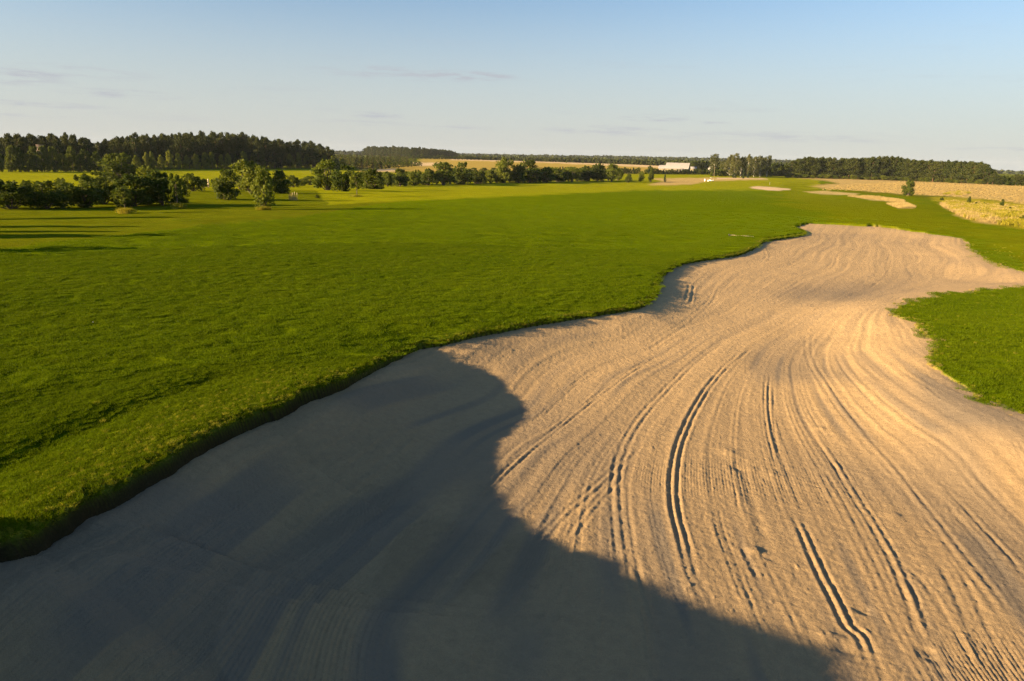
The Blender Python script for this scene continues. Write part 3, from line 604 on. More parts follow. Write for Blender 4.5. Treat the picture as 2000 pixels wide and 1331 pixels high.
# --- left-hand hedge and specimen shrubs, near to far
shr = [
 (BUSH, 22, 409, 92, 58, 'large dark shrub cut by the left edge of the picture'), (BUSH, 92, 408, 84, 56, 'large dark shrub in the near hedge, second from the left edge'),
 (BUSH, 165, 405, 88, 66, 'tall rounded dark shrub in the near hedge, just left of the staked sapling'), (BUSH, 262, 402, 84, 62, 'dark shrub right behind the staked sapling in the near hedge'), (BUSH, 318, 400, 84, 66, 'broad dark shrub at the right end of the near hedge, behind the taller sapling'),
 (LBUSH, 222, 396, 40, 44, 'yellowish small shrub between two dark hedge shrubs, left of the staked sapling'),
 (BUSH, 236, 360, 92, 62, 'dark shrub with brighter top rising behind the near hedge above the staked sapling'), (BUSH, 188, 372, 60, 38, 'half hidden dark shrub behind the near hedge beside the open green field'), (LBUSH, 288, 368, 52, 44, 'mid green shrub behind the near hedge with small trees at its back'),
 (BUSH, 376, 374, 46, 36, 'small round shrub just right of the tall sapling'), (BUSH, 398, 367, 22, 18, 'low dark shrub beside the short white post'),
 (BUSH, 446, 391, 58, 62, 'dark bushy shrub, left one of the four large shrubs standing around the dry stalks'), (LBUSH, 490, 378, 74, 66, 'largest light green shrub in the cluster left of the dry stalks'), (BUSH, 549, 378, 46, 46, 'round dark shrub at the right of the cluster, above the dry stalks'),
 (BUSH, 572, 366, 30, 24, 'small dark shrub tucked behind the round one near the dry stalks'), (BUSH, 620, 388, 9, 8, 'tiny dark shrub alone in the rough right of the dry stalks'),
 (LBUSH, 640, 372, 66, 60, 'largest light green shrub in the middle of the rough'), (BUSH, 672, 374, 56, 54, 'large dark shrub behind the airy sapling with pale leaves'), (BUSH, 728, 371, 54, 42, 'dense dark dome shaped shrub to the right of the airy pale sapling'),
 (LBUSH, 606, 362, 40, 18, 'low yellowish shrub at the edge of the far green field'),
]
for i, (ps, px, py, w, h, lab) in enumerate(shr): put(ps[i % len(ps)], px, py, w * 1.04, h * .97, lab, 'shrub', 'shrubs along the left rough')
put(SAP[2], 245, 414, 50, 50, 'small sapling with round crown standing before the dark hedge', 'sapling', 'saplings in the left rough')
put(SAP[0], 347, 405, 44, 70, 'slender tall sapling with bare lower trunk at the right end of the dark hedge', 'sapling', 'saplings in the left rough')
put(mk_bush(31, 'lbush', 3000, .12, 'sapling', .032), 516, 409, 50, 76, 'bushy cone shaped sapling standing nearest the fairway left of its middle', 'sapling', 'saplings in the left rough')
put(SAP[1], 697, 384, 42, 52, 'airy sapling with pale yellow green leaves in front of two big shrubs', 'sapling', 'saplings in the left rough')
# --- the row of shrubs that borders the far side of the fairway
row = [(757,364,26,28,1,'low light shrub'),(782,364,32,34,0,'low dark shrub'),(808,363,30,28,1,'yellow green shrub'),(836,362,34,32,0,'wide low dark shrub'),(866,362,44,44,1,'tall light shrub'),(903,361,46,44,0,'tall dark green shrub'),(934,360,34,26,0,'low dark shrub'),(958,359,30,26,1,'low pale shrub'),
       (985,358,40,48,1,'tallest pointed shrub'),(1012,358,32,36,0,'narrow dark shrub'),(1034,357,52,44,0,'broad dense shrub'),(1068,357,34,30,1,'light green shrub'),(1092,356,30,26,0,'low dark shrub'),(1117,355,30,28,1,'yellow green shrub'),(1143,354,34,30,0,'round dark shrub'),(1166,354,32,34,0,'dark blue green shrub'),(1194,355,24,34,1,'slim light shrub')]
wh = ['at the left end of the row beyond the fairway', 'second from the left in the row beyond the fairway', 'in front of the small bare patch of field', 'below the dark corner of the plantation', 'under the left end of the golden field', 'under the golden field beside its lighter neighbour', 'between a tall pair and the pointed shrub', 'just left of the pointed shrub',
      'of the row, its tip reaching over the golden field', 'squeezed right of the pointed shrub', 'near the middle of the row beyond the fairway', 'right of the broad dense shrub', 'below the trimmed looking dark conifer hedge, left part', 'fifth from the right end of the row', 'fourth from the right end of the row', 'third from the right end, darkest there', 'at the right end of the row beside the open green strip']
for i, (r_, q) in enumerate(zip(row, wh)): put((LBUSH if r_[4] else BUSH)[i % 3], r_[0], r_[1], r_[2] * 1.15, r_[3], r_[5] + ' ' + q, 'shrub', 'shrubs in a row beyond the fairway')
for (px, py, w, h, lab, ps) in ((1227,357,17,17,'small round dark shrub alone on the green strip right of the row',BUSH),(1252,355,15,20,'left and lighter of a pair of bushes by the dry patch',LBUSH),(1271,355,13,28,'tall narrow dark bush of the pair by the dry patch',BUSH)): put(ps[0], px, py, w, h, lab, 'shrub')
for (px, py, w, h, lab) in ((1298,356,9,15,'tiny dark conifer standing alone on the dry patch below the long barn'),(1433,348,13,10,'squat dark conifer left of a close pair on the dry strip'),(1452,349.5,8,20,'upright dark conifer, left of the close pair in front of the birches'),(1460.5,348,8,13,'smaller conifer, right of the close pair in front of the birches')): put(CONE[0], px, py, w, h, lab, 'conifer')
put(mk_bush(33, 'bush', 3400, .02, 'young_pine', .035), 1773, 383.5, 28, 31, 'single bushy young pine at the edge of the dry field, right', 'young pine')
sm = [(1891.5,398,8,13,'dark upright sapling in the yellow meadow, tallest on its left side'),(1956,405.5,10,15,'dark bushy sapling, tallest in the yellow meadow near the right edge'),(1839,392,8,6,'low weed bush at the left end of the yellow meadow'),(1906,400,5,4.5,'tiny bush right of the left meadow sapling'),(1922,400,4.5,4.5,'very small dark bush midway between the two meadow saplings'),
      (1904,413,6,5,'thin low bush below the left meadow sapling'),(1931,411.5,7,5,'small dark round bush below the middle of the meadow'),(1971.5,412,7,7,'dark bush just below the right meadow sapling'),(1982,408,5,5,'reddish small bush at the right of the meadow saplings'),(1961,416,7,5,'low straggly bush under the right meadow sapling'),(1995,432,12,10,'weed bush at the right edge of the picture')]
for i, (px, py, w, h, lab) in enumerate(sm): put(BUSH[i % 4], px, py, w, h * 1.1, lab, 'bush', 'small bushes in the yellow meadow')

for i, px in enumerate(np.arange(748, 1204, 13.0)): put((LBUSH if i % 3 else BUSH)[i % 3], px + rng.normal() * 2, float(np.interp(px, [748, 1204], [361.5, 352.5])), 24, 19 + 9 * rng.random(), 'low yellow green bush filling the hedge line beyond the fairway', 'bush', 'low bushes filling the hedge line beyond the fairway')
for i, (px, w, h) in enumerate(((-8,50,50),(57,50,46),(128,52,50),(205,50,46),(236,40,40),(290,54,52),(352,40,44))): put(BUSH[(i + 2) % 5], px, 399, w, h, 'dark shrub filling the back of the near hedge at the left', 'shrub', 'shrubs filling the back of the near hedge')
for i, (px, py, w, h) in enumerate(((428,372,30,24),(468,370,30,26),(520,368,34,26),(590,364,26,14),(700,364,40,26),(745,362,34,24))): put(LBUSH[i % 3], px, py, w, h, 'light bush behind the large shrubs at the edge of the far field', 'bush', 'light bushes at the edge of the far field')

# --- left pine wood
def topline(px, pts): return float(np.interp(px, [p[0] for p in pts], [p[1] for p in pts]))
TOPL = [(-60,270),(0,270),(60,268),(110,268),(150,270),(185,276),(195,286),(215,274),(250,268),(320,265),(400,263),(480,266),(530,272),(560,277),(600,282),(630,284),(652,294)]
n = 0
for rowi, (yb, step) in enumerate(((329.5, 14.5), (328, 16), (326.5, 17))):
    px = -70.0 + rowi * 6
    while px < 655 - rowi * 8:
        if not (rowi == 0 and 185 < px < 207) and not (76 < px < 92 and rowi == 0):
            b = yb - (px > 560) * 1.0; tp = topline(px, TOPL) + rng.normal() * 3.2 + rowi * 1.0; hgt = b - tp
            put(PINES[n % 6], px, b + rng.normal() * .5, 26 + 8 * rng.random(), hgt, ('tall dark pine in the front row of the left wood', 'tall dark pine in the second row of the left wood', 'tall dark pine deeper inside the left wood')[rowi], 'pine tree', ('pines at the front of the left wood', 'pines in the second row of the left wood', 'pines deeper in the left wood')[rowi])
        n += 1; px += step * (.8 + .4 * rng.random())
# broadleaf edge of the wood
k = 0
put(BROAD[0], 82, 332, 24, 32, 'bushy tree that hides the foot of the peach gabled house', 'tree')
for px in np.arange(-30, 205, 17.0):
    put(BROAD[k % 3], px + rng.normal() * 3, 336, 26 + 8 * rng.random(), 34 + 18 * rng.random(), 'bushy mid green tree at the foot of the pines by the far left field', 'tree', 'bushy trees along the edge of the left wood'); k += 1
yt = [(212,334,18,32),(228,334,20,34),(268,334,22,30),(288,333,18,34),(299,333,14,36),(316,333,18,30),(333,333,22,38),(350,332,18,32),(366,331,18,28),(384,332,22,30),(402,331,22,33),(415,331,18,34),(433,331,18,28),(447,331,20,31),(462,330,14,28),(478,331,26,34),(497,330,20,30),(513,330,18,28),(531,330,18,30),(548,329,20,29),(567,329,20,28),(584,329,18,30),(600,329,20,28),(616,329,22,27),(634,330,20,26),(652,331,20,26),(668,332,20,24)]
for i, (px, py, w, h) in enumerate(yt): put(YOUNG[i % 3], px, py, w * 1.15, h, 'young light green tree in the row between the far left field and the dark pines', 'young tree', 'young trees in front of the left pine wood')
# plantation block of young pines in the middle distance
k = 0
for py, x0, x1, h in ((331,640,735,20),(326,650,770,16),(321,660,800,13),(316,655,812,10),(311,652,800,8),(307,652,780,6)):
    for px in np.arange(x0, x1, 11.0):
        put(YPINE[k % 2], px + rng.normal() * 1.5, py + rng.normal() * .5, 14, h * (.85 + .3 * rng.random()), 'young green pine in the dense plantation right of the left wood', 'young pine', 'young pines in the middle plantation'); k += 1
for i, px in enumerate(np.arange(735, 826, 8.5)): put(BROAD[i % 3], px, 331 - (px - 735) * .075, 12, 15 - (px - 735) * .08, 'low dark tree along the shaded right edge of the plantation', 'tree', 'dark trees at the right edge of the plantation')
# pine wood on the rise behind the golden field
k = 0
for rowi in range(3):
    for px in np.arange(712 + rowi * 3, 896 - rowi * 3, 7.2):
        tp = topline(px, [(708,291),(722,287),(760,287),(800,289),(850,292),(880,295),(898,300)]); b = float(np.interp(px, [710, 800, 900], [305, 308.5, 311])) - rowi * .8
        put(PINES[k % 6], px, b, 12, (b - tp) * (1 + .05 * rng.normal()), 'distant pine in the dark wood on the rise behind the golden field', 'pine tree', 'pines in the wood on the rise'); k += 1
for i, px in enumerate(np.arange(800, 965, 8.0)): put(BROAD[i % 3], px, float(np.interp(px, [800, 965], [310, 313.5])) , 11, 6 + 3 * rng.random(), 'distant round tree along the upper edge of the golden field', 'tree', 'trees along the upper edge of the golden field')
# dark conifer hedge beyond the row, and towards the barn
k = 0
for px in list(np.arange(1066, 1250, 5.5)) + list(np.arange(1262, 1388, 5.5)):
    put((CONE + BROAD)[k % 5], px, float(np.interp(px, [1066, 1250, 1270, 1388], [341, 339.5, 340.5, 341.5])), 12, float(np.interp(px, [1066, 1250, 1270, 1388], [14, 11, 10, 9])) * (.85 + .3 * rng.random()), 'dark bushy tree in the long hedge below the golden field and the barn', 'tree', 'trees in the long dark hedge'); k += 1
for i, px in enumerate((860, 880, 905, 925, 945, 965)): put(BROAD[i % 3], px, 338, 22, 10, 'low dark bush in the thicket behind the shrub row', 'bush', 'bushes in the thicket behind the shrub row')
put(BROAD[1], 1269, 339, 15, 15, 'round dark tree above the pair of bushes by the dry patch', 'tree')
put(BROAD[0], 1106, 318.5, 5, 4.5, 'tiny lone bush on the skyline side of the golden field, left one', 'bush'); put(BROAD[0], 1139, 319.5, 7, 6, 'lone bush on the golden field below the distant trees, right one', 'bush')
# --- birches and farm trees
bl = [(1394,341,26,38,'separate broad birch left of the main clump, right of the white gable'),(1414,344,24,30,'low birch between the separate tree and the clump'),(1424,345,26,40,'left birch of the main clump'),(1434,346,26,44,'tallest birch, left of the middle of the clump'),(1446,346,24,38,'birch right of the tallest one, with pale trunk'),
      (1459,345,24,41,'upright birch behind the pair of conifers'),(1472,346,24,38,'brownish birch with thin crown in the clump'),(1484,346,24,39,'birch second from the right end of the clump'),(1497,346,24,40,'birch at the right end of the clump with pale trunk')]
for i, (px, py, w, h, lab) in enumerate(bl): put(BIRCH[i % 3], px, py, w * 1.25, h * 1.03, lab, 'birch tree', 'birches beside the farm')
k = 0
for px in np.arange(1350, 1392, 7.0): put(BROAD[k % 3], px, 334, 13, 18 + 4 * rng.random(), 'dark tree behind the farm buildings between barn and birches', 'tree', 'dark trees around the farm'); k += 1
for px in np.arange(1392, 1530, 8.0): put(BROAD[k % 3], px, 344.5, 15, 12 + 5 * rng.random(), 'low dark bush under the birches at the foot of the clump', 'bush', 'bushes under the birches'); k += 1
for px in np.arange(1508, 1562, 8.0): put(BROAD[k % 3], px, 344, 17, 24 + 3 * rng.random(), 'mid green tree between the birches and the right pine wood', 'tree', 'green trees left of the right pine wood'); k += 1
# --- right pine wood
TOPR = [(1540,316),(1560,310),(1580,308),(1640,311),(1700,309),(1740,308),(1780,314),(1820,315),(1860,318),(1895,317),(1915,320),(1928,328),(1934,336)]
BOTR = [(1540,347),(1640,349.5),(1740,352.5),(1840,356),(1934,360.5)]
n = 0
for rowi in range(3):
    px = 1543.0 + rowi * 5
    while px < 1934 - rowi * 2:
        b = topline(px, BOTR) - rowi * 1.6; tp = topline(px, TOPR) + rng.normal() * 1.2; put(PINES[n % 6], px, b, 24 + 8 * rng.random(), b - tp, ('sunlit pine in the front row of the right wood', 'pine in the second row of the right wood', 'pine deeper inside the right wood')[rowi], 'pine tree', ('pines at the front of the right wood', 'pines in the second row of the right wood', 'pines deeper in the right wood')[rowi])
        n += 1; px += (11.5 + rowi) * (.75 + .5 * rng.random())
k = 0
for px in np.arange(1545, 1930, 15.0): put(LBUSH[k % 3], px + rng.normal() * 3, topline(px, BOTR) + .6, 14 + 7 * rng.random(), 5 + 5 * rng.random(), 'low green bush at the foot of the right pine wood', 'bush', 'bushes at the foot of the right pine wood'); k += 1
for i, px in enumerate(np.arange(1938, 2040, 9.0)): put((PINES + BROAD)[(i * 2) % 9], px, 361.5 + (px - 1935) * .03, 17, 17 + 5 * rng.random() + (px < 1945) * 6, 'smaller dark tree beyond the right end of the pine wood at the picture edge', 'tree', 'trees beyond the right pine wood')
# trees outside the left edge of the frame, whose long shadows cross the left rough
for (px, py, w, h) in ((-95,428,70,105),(-60,446,50,75),(-160,464,90,120),(-190,492,80,105),(-120,455,40,80)): put(BUSH[1], px, py, w, h, 'shrub just outside the left edge that throws a long shadow over the rough', 'shrub', 'shrubs outside the left edge')
print('plants ok', len(bpy.data.objects))

def rank_labels(group, what, marks):
    obs = [o for o in COL.objects if o.get('group') == group]; px = {o: proj(np.array([o.location.x]), np.array([o.location.y]), np.array([o.location.z]))[0][0] for o in obs}
    for side in (-1, 1):
        for mi, (mx, mn) in enumerate(marks):
            sel = sorted([o for o in obs if min(range(len(marks)), key=lambda q: abs(px[o] - marks[q][0])) == mi and (px[o] >= mx) == (side > 0)], key=lambda o: abs(px[o] - mx))
            for i, o in enumerate(sel): o['label'] = '%s, %s to the %s of %s' % (what, ('nearest', 'second', 'third', 'fourth', 'fifth', 'sixth', 'seventh', 'eighth', 'ninth', 'tenth')[min(i, 9)], 'right' if side > 0 else 'left', mn)
ML = [(0, 'the frame edge'), (84, 'the peach gable'), (193, 'the skyline gap'), (245, 'the small sapling'), (347, 'the tall sapling'), (407, 'the cream post'), (516, 'the cone shaped sapling'), (573, 'the dry stalks'), (655, 'the wood end')]
rank_labels('pines at the front of the left wood', 'front pine of the left wood', ML); rank_labels('young trees in front of the left pine wood', 'light young tree before the left wood', ML); rank_labels('bushy trees along the edge of the left wood', 'bushy tree under the left pines', ML[:4])
MR = [(1545, 'the wood left end'), (1600, 'the far tan strip'), (1680, 'the wood middle'), (1773, 'the lone young pine'), (1839, 'the low weed bush'), (1891, 'the dark meadow sapling'), (1935, 'the wood right end')]
rank_labels('pines at the front of the right wood', 'front pine of the right wood', MR); rank_labels('bushes at the foot of the right pine wood', 'low bush at the right wood foot', MR); rank_labels('trees beyond the right pine wood', 'small dark tree beyond the right wood', [(1935, 'the wood end')])
rank_labels('dark trees around the farm', 'dark tree around the farm', [(1350, 'the long barn'), (1389, 'the white gable')]); rank_labels('bushes under the birches', 'low dark bush under the birches', [(1392, 'the white gable'), (1434, 'the tallest birch'), (1460, 'the conifer pair'), (1505, 'the last birch')]); rank_labels('green trees left of the right pine wood', 'green tree beside the right wood', [(1505, 'the last birch'), (1545, 'the first pine')])
MH = [(745, 'the dark dome shrub'), (866, 'the tall light shrub'), (985, 'the pointed shrub'), (1034, 'the broad dense shrub'), (1117, 'the yellow green shrub'), (1194, 'the slim end shrub')]
rank_labels('low bushes filling the hedge line beyond the fairway', 'low bush beyond the fairway', MH); rank_labels('trees along the upper edge of the golden field', 'round tree above the golden field', [(800, 'the pine wood'), (900, 'the skyline dip'), (985, 'the mast')]); rank_labels('dark trees at the right edge of the plantation', 'low dark tree by the plantation', [(735, 'its near corner'), (826, 'its tip')])
rank_labels('trees in the long dark hedge', 'dark hedge tree', [(1066, 'the hedge left end'), (1106, 'the lone left bush'), (1139, 'the lone right bush'), (1194, 'the slim end shrub'), (1252, 'the bush pair'), (1298, 'the tiny conifer'), (1345, 'the barn right end'), (1386, 'the white gable')])
rank_labels('shrubs filling the back of the near hedge', 'dark hedge back shrub', [(22, 'the first shrub'), (165, 'the tall rounded shrub'), (245, 'the small sapling'), (347, 'the tall sapling')]); rank_labels('light bushes at the edge of the far field', 'light bush by the far field', [(446, 'the cluster left shrub'), (549, 'the round dark shrub'), (697, 'the airy sapling')])
rank_labels('bushes in the thicket behind the shrub row', 'low dark thicket bush', [(866, 'the tall light shrub'), (960, 'the pointed shrub')])
for o in COL.objects:
    if o.get('label') and len(o['label'].split()) > 16: print('LONG', o['label'])
# --- far tree belts: nobody could count these
def belt(name, pts, mat, leafh, label, seed, depth=60, n=900, nl=26):
    g = np.random.default_rng(seed); V, F = [], []
    xs = []
    for i in range(n):
        px = pts[0][0] + (pts[-1][0] - pts[0][0]) * g.random(); b = topline(px, [(p[0], p[1]) for p in pts]); hp = topline(px, [(p[0], p[2]) for p in pts]); x, y, z = at(px, b)
        r = math.hypot(x, y); q = depth * g.random(); x *= 1 + q / r; y *= 1 + q / r; z = float(terrain(np.array([x]), np.array([y]))[0]); h = hp * r / FPX * (.75 + .45 * g.random()); xs.append((x, y, z, h))
    cl = []
    for (x, y, z, h) in xs: w = h * (.30 + .15 * g.random()); cl.append((x, y, z + h * .5, w, w, h * .5, nl))
    v, f = leaves(cl, leafh, .35, seed, .8); o = mesh_obj(name, v, f, M[mat]); tag(o, label=label, cat='trees', kind='stuff'); return o
belt('distant_trees', [(895,310.5,5),(960,313.5,7),(1050,316,8),(1150,319,8.5),(1230,322,9),(1290,324.5,10),(1400,331,12)], 'pine', 1.3, 'dark band of distant trees beyond the golden field', 5, 90, 1100, 26)
def hillwood():
    g = np.random.default_rng(9); az = -.95 + 1.9 * g.random(7000); r = 2350 + 1350 * g.random(7000) ** .8; x, y = np.sin(az) * r, np.cos(az) * r; z = terrain(x, y); cl = [(x[i], y[i], z[i] + 4, 7 + 5 * g.random(), 7, 6 + 3 * g.random(), 9) for i in range(len(x))]
    v, f = leaves(cl, 5.0, .4, 10, .8, .5); tag(mesh_obj('hillside_forest', v, f, M['pine']), label='hazy blue green forest covering the horizon hills', cat='forest', kind='stuff')
hillwood()

# ------------------------------------------------------------------ turf blades (instanced patches) and dry tufts
def blade_patch(n, rad, h, w, seed, lean=.5):
    g = np.random.default_rng(seed); r = rad * np.sqrt(g.random(n)); a = g.random(n) * 6.283; P = np.stack([r * np.cos(a), r * np.sin(a), np.full(n, -.01)], 1)
    b = g.random(n) * 6.283; d = np.stack([np.cos(b), np.sin(b), 0 * b], 1) * (w * .5); hh = h * (.55 + .75 * g.random(n)); c = g.random(n) * 6.283; l = lean * hh * g.random(n)
    T = P + np.stack([l * np.cos(c), l * np.sin(c), hh], 1); Mi = P + np.stack([.25 * l * np.cos(c), .25 * l * np.sin(c), .55 * hh], 1)
    V = np.stack([P - d, P + d, Mi + d * .8, Mi - d * .8, T + d * .1, T - d * .1], 1).reshape(-1, 3); k = np.arange(n)[:, None] * 6
    F = np.stack([k + [[0, 1, 2, 3]], k + [[3, 2, 4, 5]]], 1).reshape(-1, 4); return V, F
def gn_scatter(name, x, y, z, sc, protos, seed, label, tilt=None):
    """one object that instances the grass patches in 'protos' over its points"""
    g = np.random.default_rng(seed); n = len(x); me = bpy.data.meshes.new(name); me.vertices.add(n); me.vertices.foreach_set('co', np.stack([x, y, z], 1).astype(np.float32).ravel())
    for an, v in (('sc', sc), ('rz', g.random(n) * 6.283)):
        a = me.attributes.new(an, 'FLOAT', 'POINT'); a.data.foreach_set('value', np.asarray(v, np.float32))
    if tilt is None: tilt = (g.random((n, 2)) - .5) * .3
    rot = np.stack([tilt[:, 0], tilt[:, 1], g.random(n) * 6.283], 1); a = me.attributes.new('rot', 'FLOAT_VECTOR', 'POINT'); a.data.foreach_set('vector', rot.astype(np.float32).ravel())
    o = bpy.data.objects.new(name, me); COL.objects.link(o); tag(o, label=label, cat='grass', kind='stuff')
    ng = bpy.data.node_groups.new(name, 'GeometryNodeTree'); ng.interface.new_socket('Geometry', in_out='INPUT', socket_type='NodeSocketGeometry'); ng.interface.new_socket('Geometry', in_out='OUTPUT', socket_type='NodeSocketGeometry')
    N, L = ng.nodes.new, ng.links.new; gi, go = N('NodeGroupInput'), N('NodeGroupOutput'); ip = N('GeometryNodeInstanceOnPoints'); ci = N('GeometryNodeCollectionInfo')
    ci.inputs['Collection'].default_value = protos; ci.inputs['Separate Children'].default_value = True; ci.inputs['Reset Children'].default_value = True
    def na(nm, t):
        q = N('GeometryNodeInputNamedAttribute'); q.data_type = t; q.inputs['Name'].default_value = nm; return q.outputs[0]
    L(gi.outputs[0], ip.inputs['Points']); L(ci.outputs[0], ip.inputs['Instance']); ip.inputs['Pick Instance'].default_value = True
    e2 = N('FunctionNodeEulerToRotation'); L(na('rot', 'FLOAT_VECTOR'), e2.inputs[0]); L(e2.outputs[0], ip.inputs['Rotation']); L(na('sc', 'FLOAT'), ip.inputs['Scale']); L(ip.outputs[0], go.inputs[0])
    md = o.modifiers.new('scatter', 'NODES'); md.node_group = ng; return o
def proto_coll(name, items):
    """patch sources: each is a real patch of turf standing in the scene"""
    c = bpy.data.collections.new(name); COL.children.link(c)
    for i, ((V, F), mat, (x, y)) in enumerate(items):
        z = float(grass_z(np.array([x]), np.array([y]))[0]); me = mesh_obj('grass_patch', V, F, M[mat], link=False); o = bpy.data.objects.new('grass_patch', me); c.objects.link(o); o.location = (x, y, z); tag(o, label='patch of grass blades in the turf', cat='grass', kind='stuff')
    return c
def jitter_grid(x0, x1, y0, y1, st, seed):
    g = np.random.default_rng(seed); X, Y = np.meshgrid(np.arange(x0, x1, st), np.arange(y0, y1, st)); return X.ravel() + (g.random(X.size) - .5) * st * 1.1, Y.ravel() + (g.random(X.size) - .5) * st * 1.1
def turf_z(x, y):
    dl, kk = seg_dist(x, y, LIP); sd = signed(x, y); rag = .06 * (vnoise(x / .25, y / .25, 3) - .5) + .05 * (vnoise(x / .9, y / .9, 4) - .5); s2 = sd + rag; nl = sst(.3, 1.5, dl)
    s2 += nl * (.5 * (vnoise(x / .8, y / .8, 6) - .5) + .22 * (vnoise(x / .25, y / .25, 7) - .5)); return grass_z(x, y) - sst(-.35, .05, s2) * .06 * (1 - nl), s2, nl, dl, kk
def inframe(x, y, z, pad=520):
    px, py, f = proj(x, y, z); return f & (px > -pad) & (px < 2000 + pad) & (py < 1331 + pad)
LAWN_A = proto_coll('lawn patches near', [(blade_patch(700, .20, .030, .005, 1 + i), 'lawn', (-7.5 - i, 13.0 + i)) for i in range(4)])
LAWN_B = proto_coll('lawn patches far', [(blade_patch(900, .42, .034, .008, 11 + i), 'lawn', (-8.0 - 2 * i, 24.0 + i)) for i in range(3)])
LAWN_C = proto_coll('lawn patches farthest', [(blade_patch(900, 1.0, .034, .014, 21 + i), 'lawn', (-18.0 - 3 * i, 48.0 + i)) for i in range(3)])
LIPC = proto_coll('lip tufts', [(blade_patch(60, .06, .075, .007, 31 + i, .9), 'lipgrass', (-7.2 - .5 * i, 11.3 + .7 * i)) for i in range(3)] + [(blade_patch(60, .07, .07, .007, 36, .9), 'lawn', (-6.6, 14.4))])
STRAW = proto_coll('straw tufts', [(blade_patch(70, .12, .16, .010, 41 + i, .8), 'straw', at(246 + 100 * i, 416 - 10 * i)[:2]) for i in range(2)])
for nm, coll, rng_, st, seed in (('lawn_grass', LAWN_A, (5, 17), .17, 1), ('lawn_grass', LAWN_B, (17, 40), .34, 2), ('lawn_grass', LAWN_C, (40, 78), .85, 3)):
    X, Y = jitter_grid(-1.15 * rng_[1], 1.15 * rng_[1], 3, rng_[1], st, seed); r = np.hypot(X, Y); k = (r > rng_[0]) & (r < rng_[1]); X, Y = X[k], Y[k]
    k = inframe(X, Y, terrain(X, Y)); X, Y = X[k], Y[k]; Z, s2, nl, dl, kk = turf_z(X, Y); k = s2 < -.08 * (1 if rng_[0] < 30 else 4)
    px, py, f = proj(X, Y, Z); fm = soft_in(px, py, FAIRB, .6) > .4; k &= fm & (rng.random(len(px)) > soft_in(px, py, REG[1][1], 16))
    X, Y, Z, dl, kk = X[k], Y[k], Z[k], dl[k], kk[k]; sc = (1.0 + .25 * (vnoise(X / 2, Y / 2, 7) - .5)) * (1 - .6 * sst(45, 75, np.hypot(X, Y)))
    gn_scatter(nm, X, Y, Z, sc, coll, seed, 'mown turf of the fairway'); print(nm, len(X))
# fringe hanging over the lip
seg = np.hypot(*np.diff(LIP, axis=0).T); cum = np.concatenate([[0], np.cumsum(seg)]); g = np.random.default_rng(77)
sarr = np.arange(0, cum[-1], .022); lx = np.interp(sarr, cum, LIP[:, 0]); ly = np.interp(sarr, cum, LIP[:, 1]); off = -.22 + .24 * g.random(len(sarr)) ** .7
tx = np.gradient(lx); ty = np.gradient(ly); tn = np.hypot(tx, ty); nx, ny = ty / tn, -tx / tn; tst = inside(lx + nx * .2, ly + ny * .2, POLY_S); nx = np.where(tst, nx, -nx); ny = np.where(tst, ny, -ny)
X = lx + nx * off; Y = ly + ny * off; Z, s2, nl, dl, kk = turf_z(X, Y); k = (s2 < .04) & (s2 > -.4); lean = .5 + .7 * g.random(k.sum())
gn_scatter('lip_grass', X[k], Y[k], Z[k] - .01, (.5 + .5 * g.random(k.sum())) * (1 - .35 * sst(15, 45, np.hypot(X[k], Y[k]))), LIPC, 78, 'longer grass overhanging the dark lip of the bunker', np.stack([-ny[k] * 0, nx[k] * 0], 1) + np.stack([lean * -ny[k], lean * nx[k]], 1)); print('lip', k.sum())
# yellow-green tufts that put the crest's sunlit tone into the blade colour
X, Y = jitter_grid(-9, 8, 5, 22, .09, 80); dl, kk = seg_dist(X, Y, LIP); k = (dl > .1) & (dl < 2.1) & (zl_at(kk) > .18) & (rng.random(len(X)) < .85 * np.exp(-((dl - .9) / .8) ** 2)); X, Y = X[k], Y[k]; Z, s2, nl, dl, kk = turf_z(X, Y); k = (s2 < -.1) & inframe(X, Y, Z)
gn_scatter('crest_grass', X[k], Y[k], Z[k], .30 + .35 * rng.random(k.sum()), LIPC, 81, 'turf coloured as sunlit on the crest along the bunker lip'); print('crest', k.sum())
# rough edged grass of the island and the right-hand banks
X, Y = jitter_grid(8, 34, 9, 48, .20, 82); Z, s2, nl, dl, kk = turf_z(X, Y); k = (s2 < .05) & inframe(X, Y, Z) & (nl > .5); k &= proj(X, Y, Z)[0] > 1725; k &= rng.random(len(X)) < np.where(s2 > -.35, .7, .07) 
gn_scatter('island_grass', X[k], Y[k], Z[k], .45 + .5 * rng.random(k.sum()), LIPC, 83, 'shaggy grass on the banks right of the bunker'); print('island', k.sum())
k = (s2 < .12) & (s2 > -.22) & (nl > .5) & (rng.random(len(X)) < .22) & inframe(X, Y, Z); gn_scatter('edge_straw', X[k], Y[k], Z[k] - .02, .25 + .3 * rng.random(k.sum()), STRAW, 84, 'dry yellow grass along the right-hand edge of the sand')
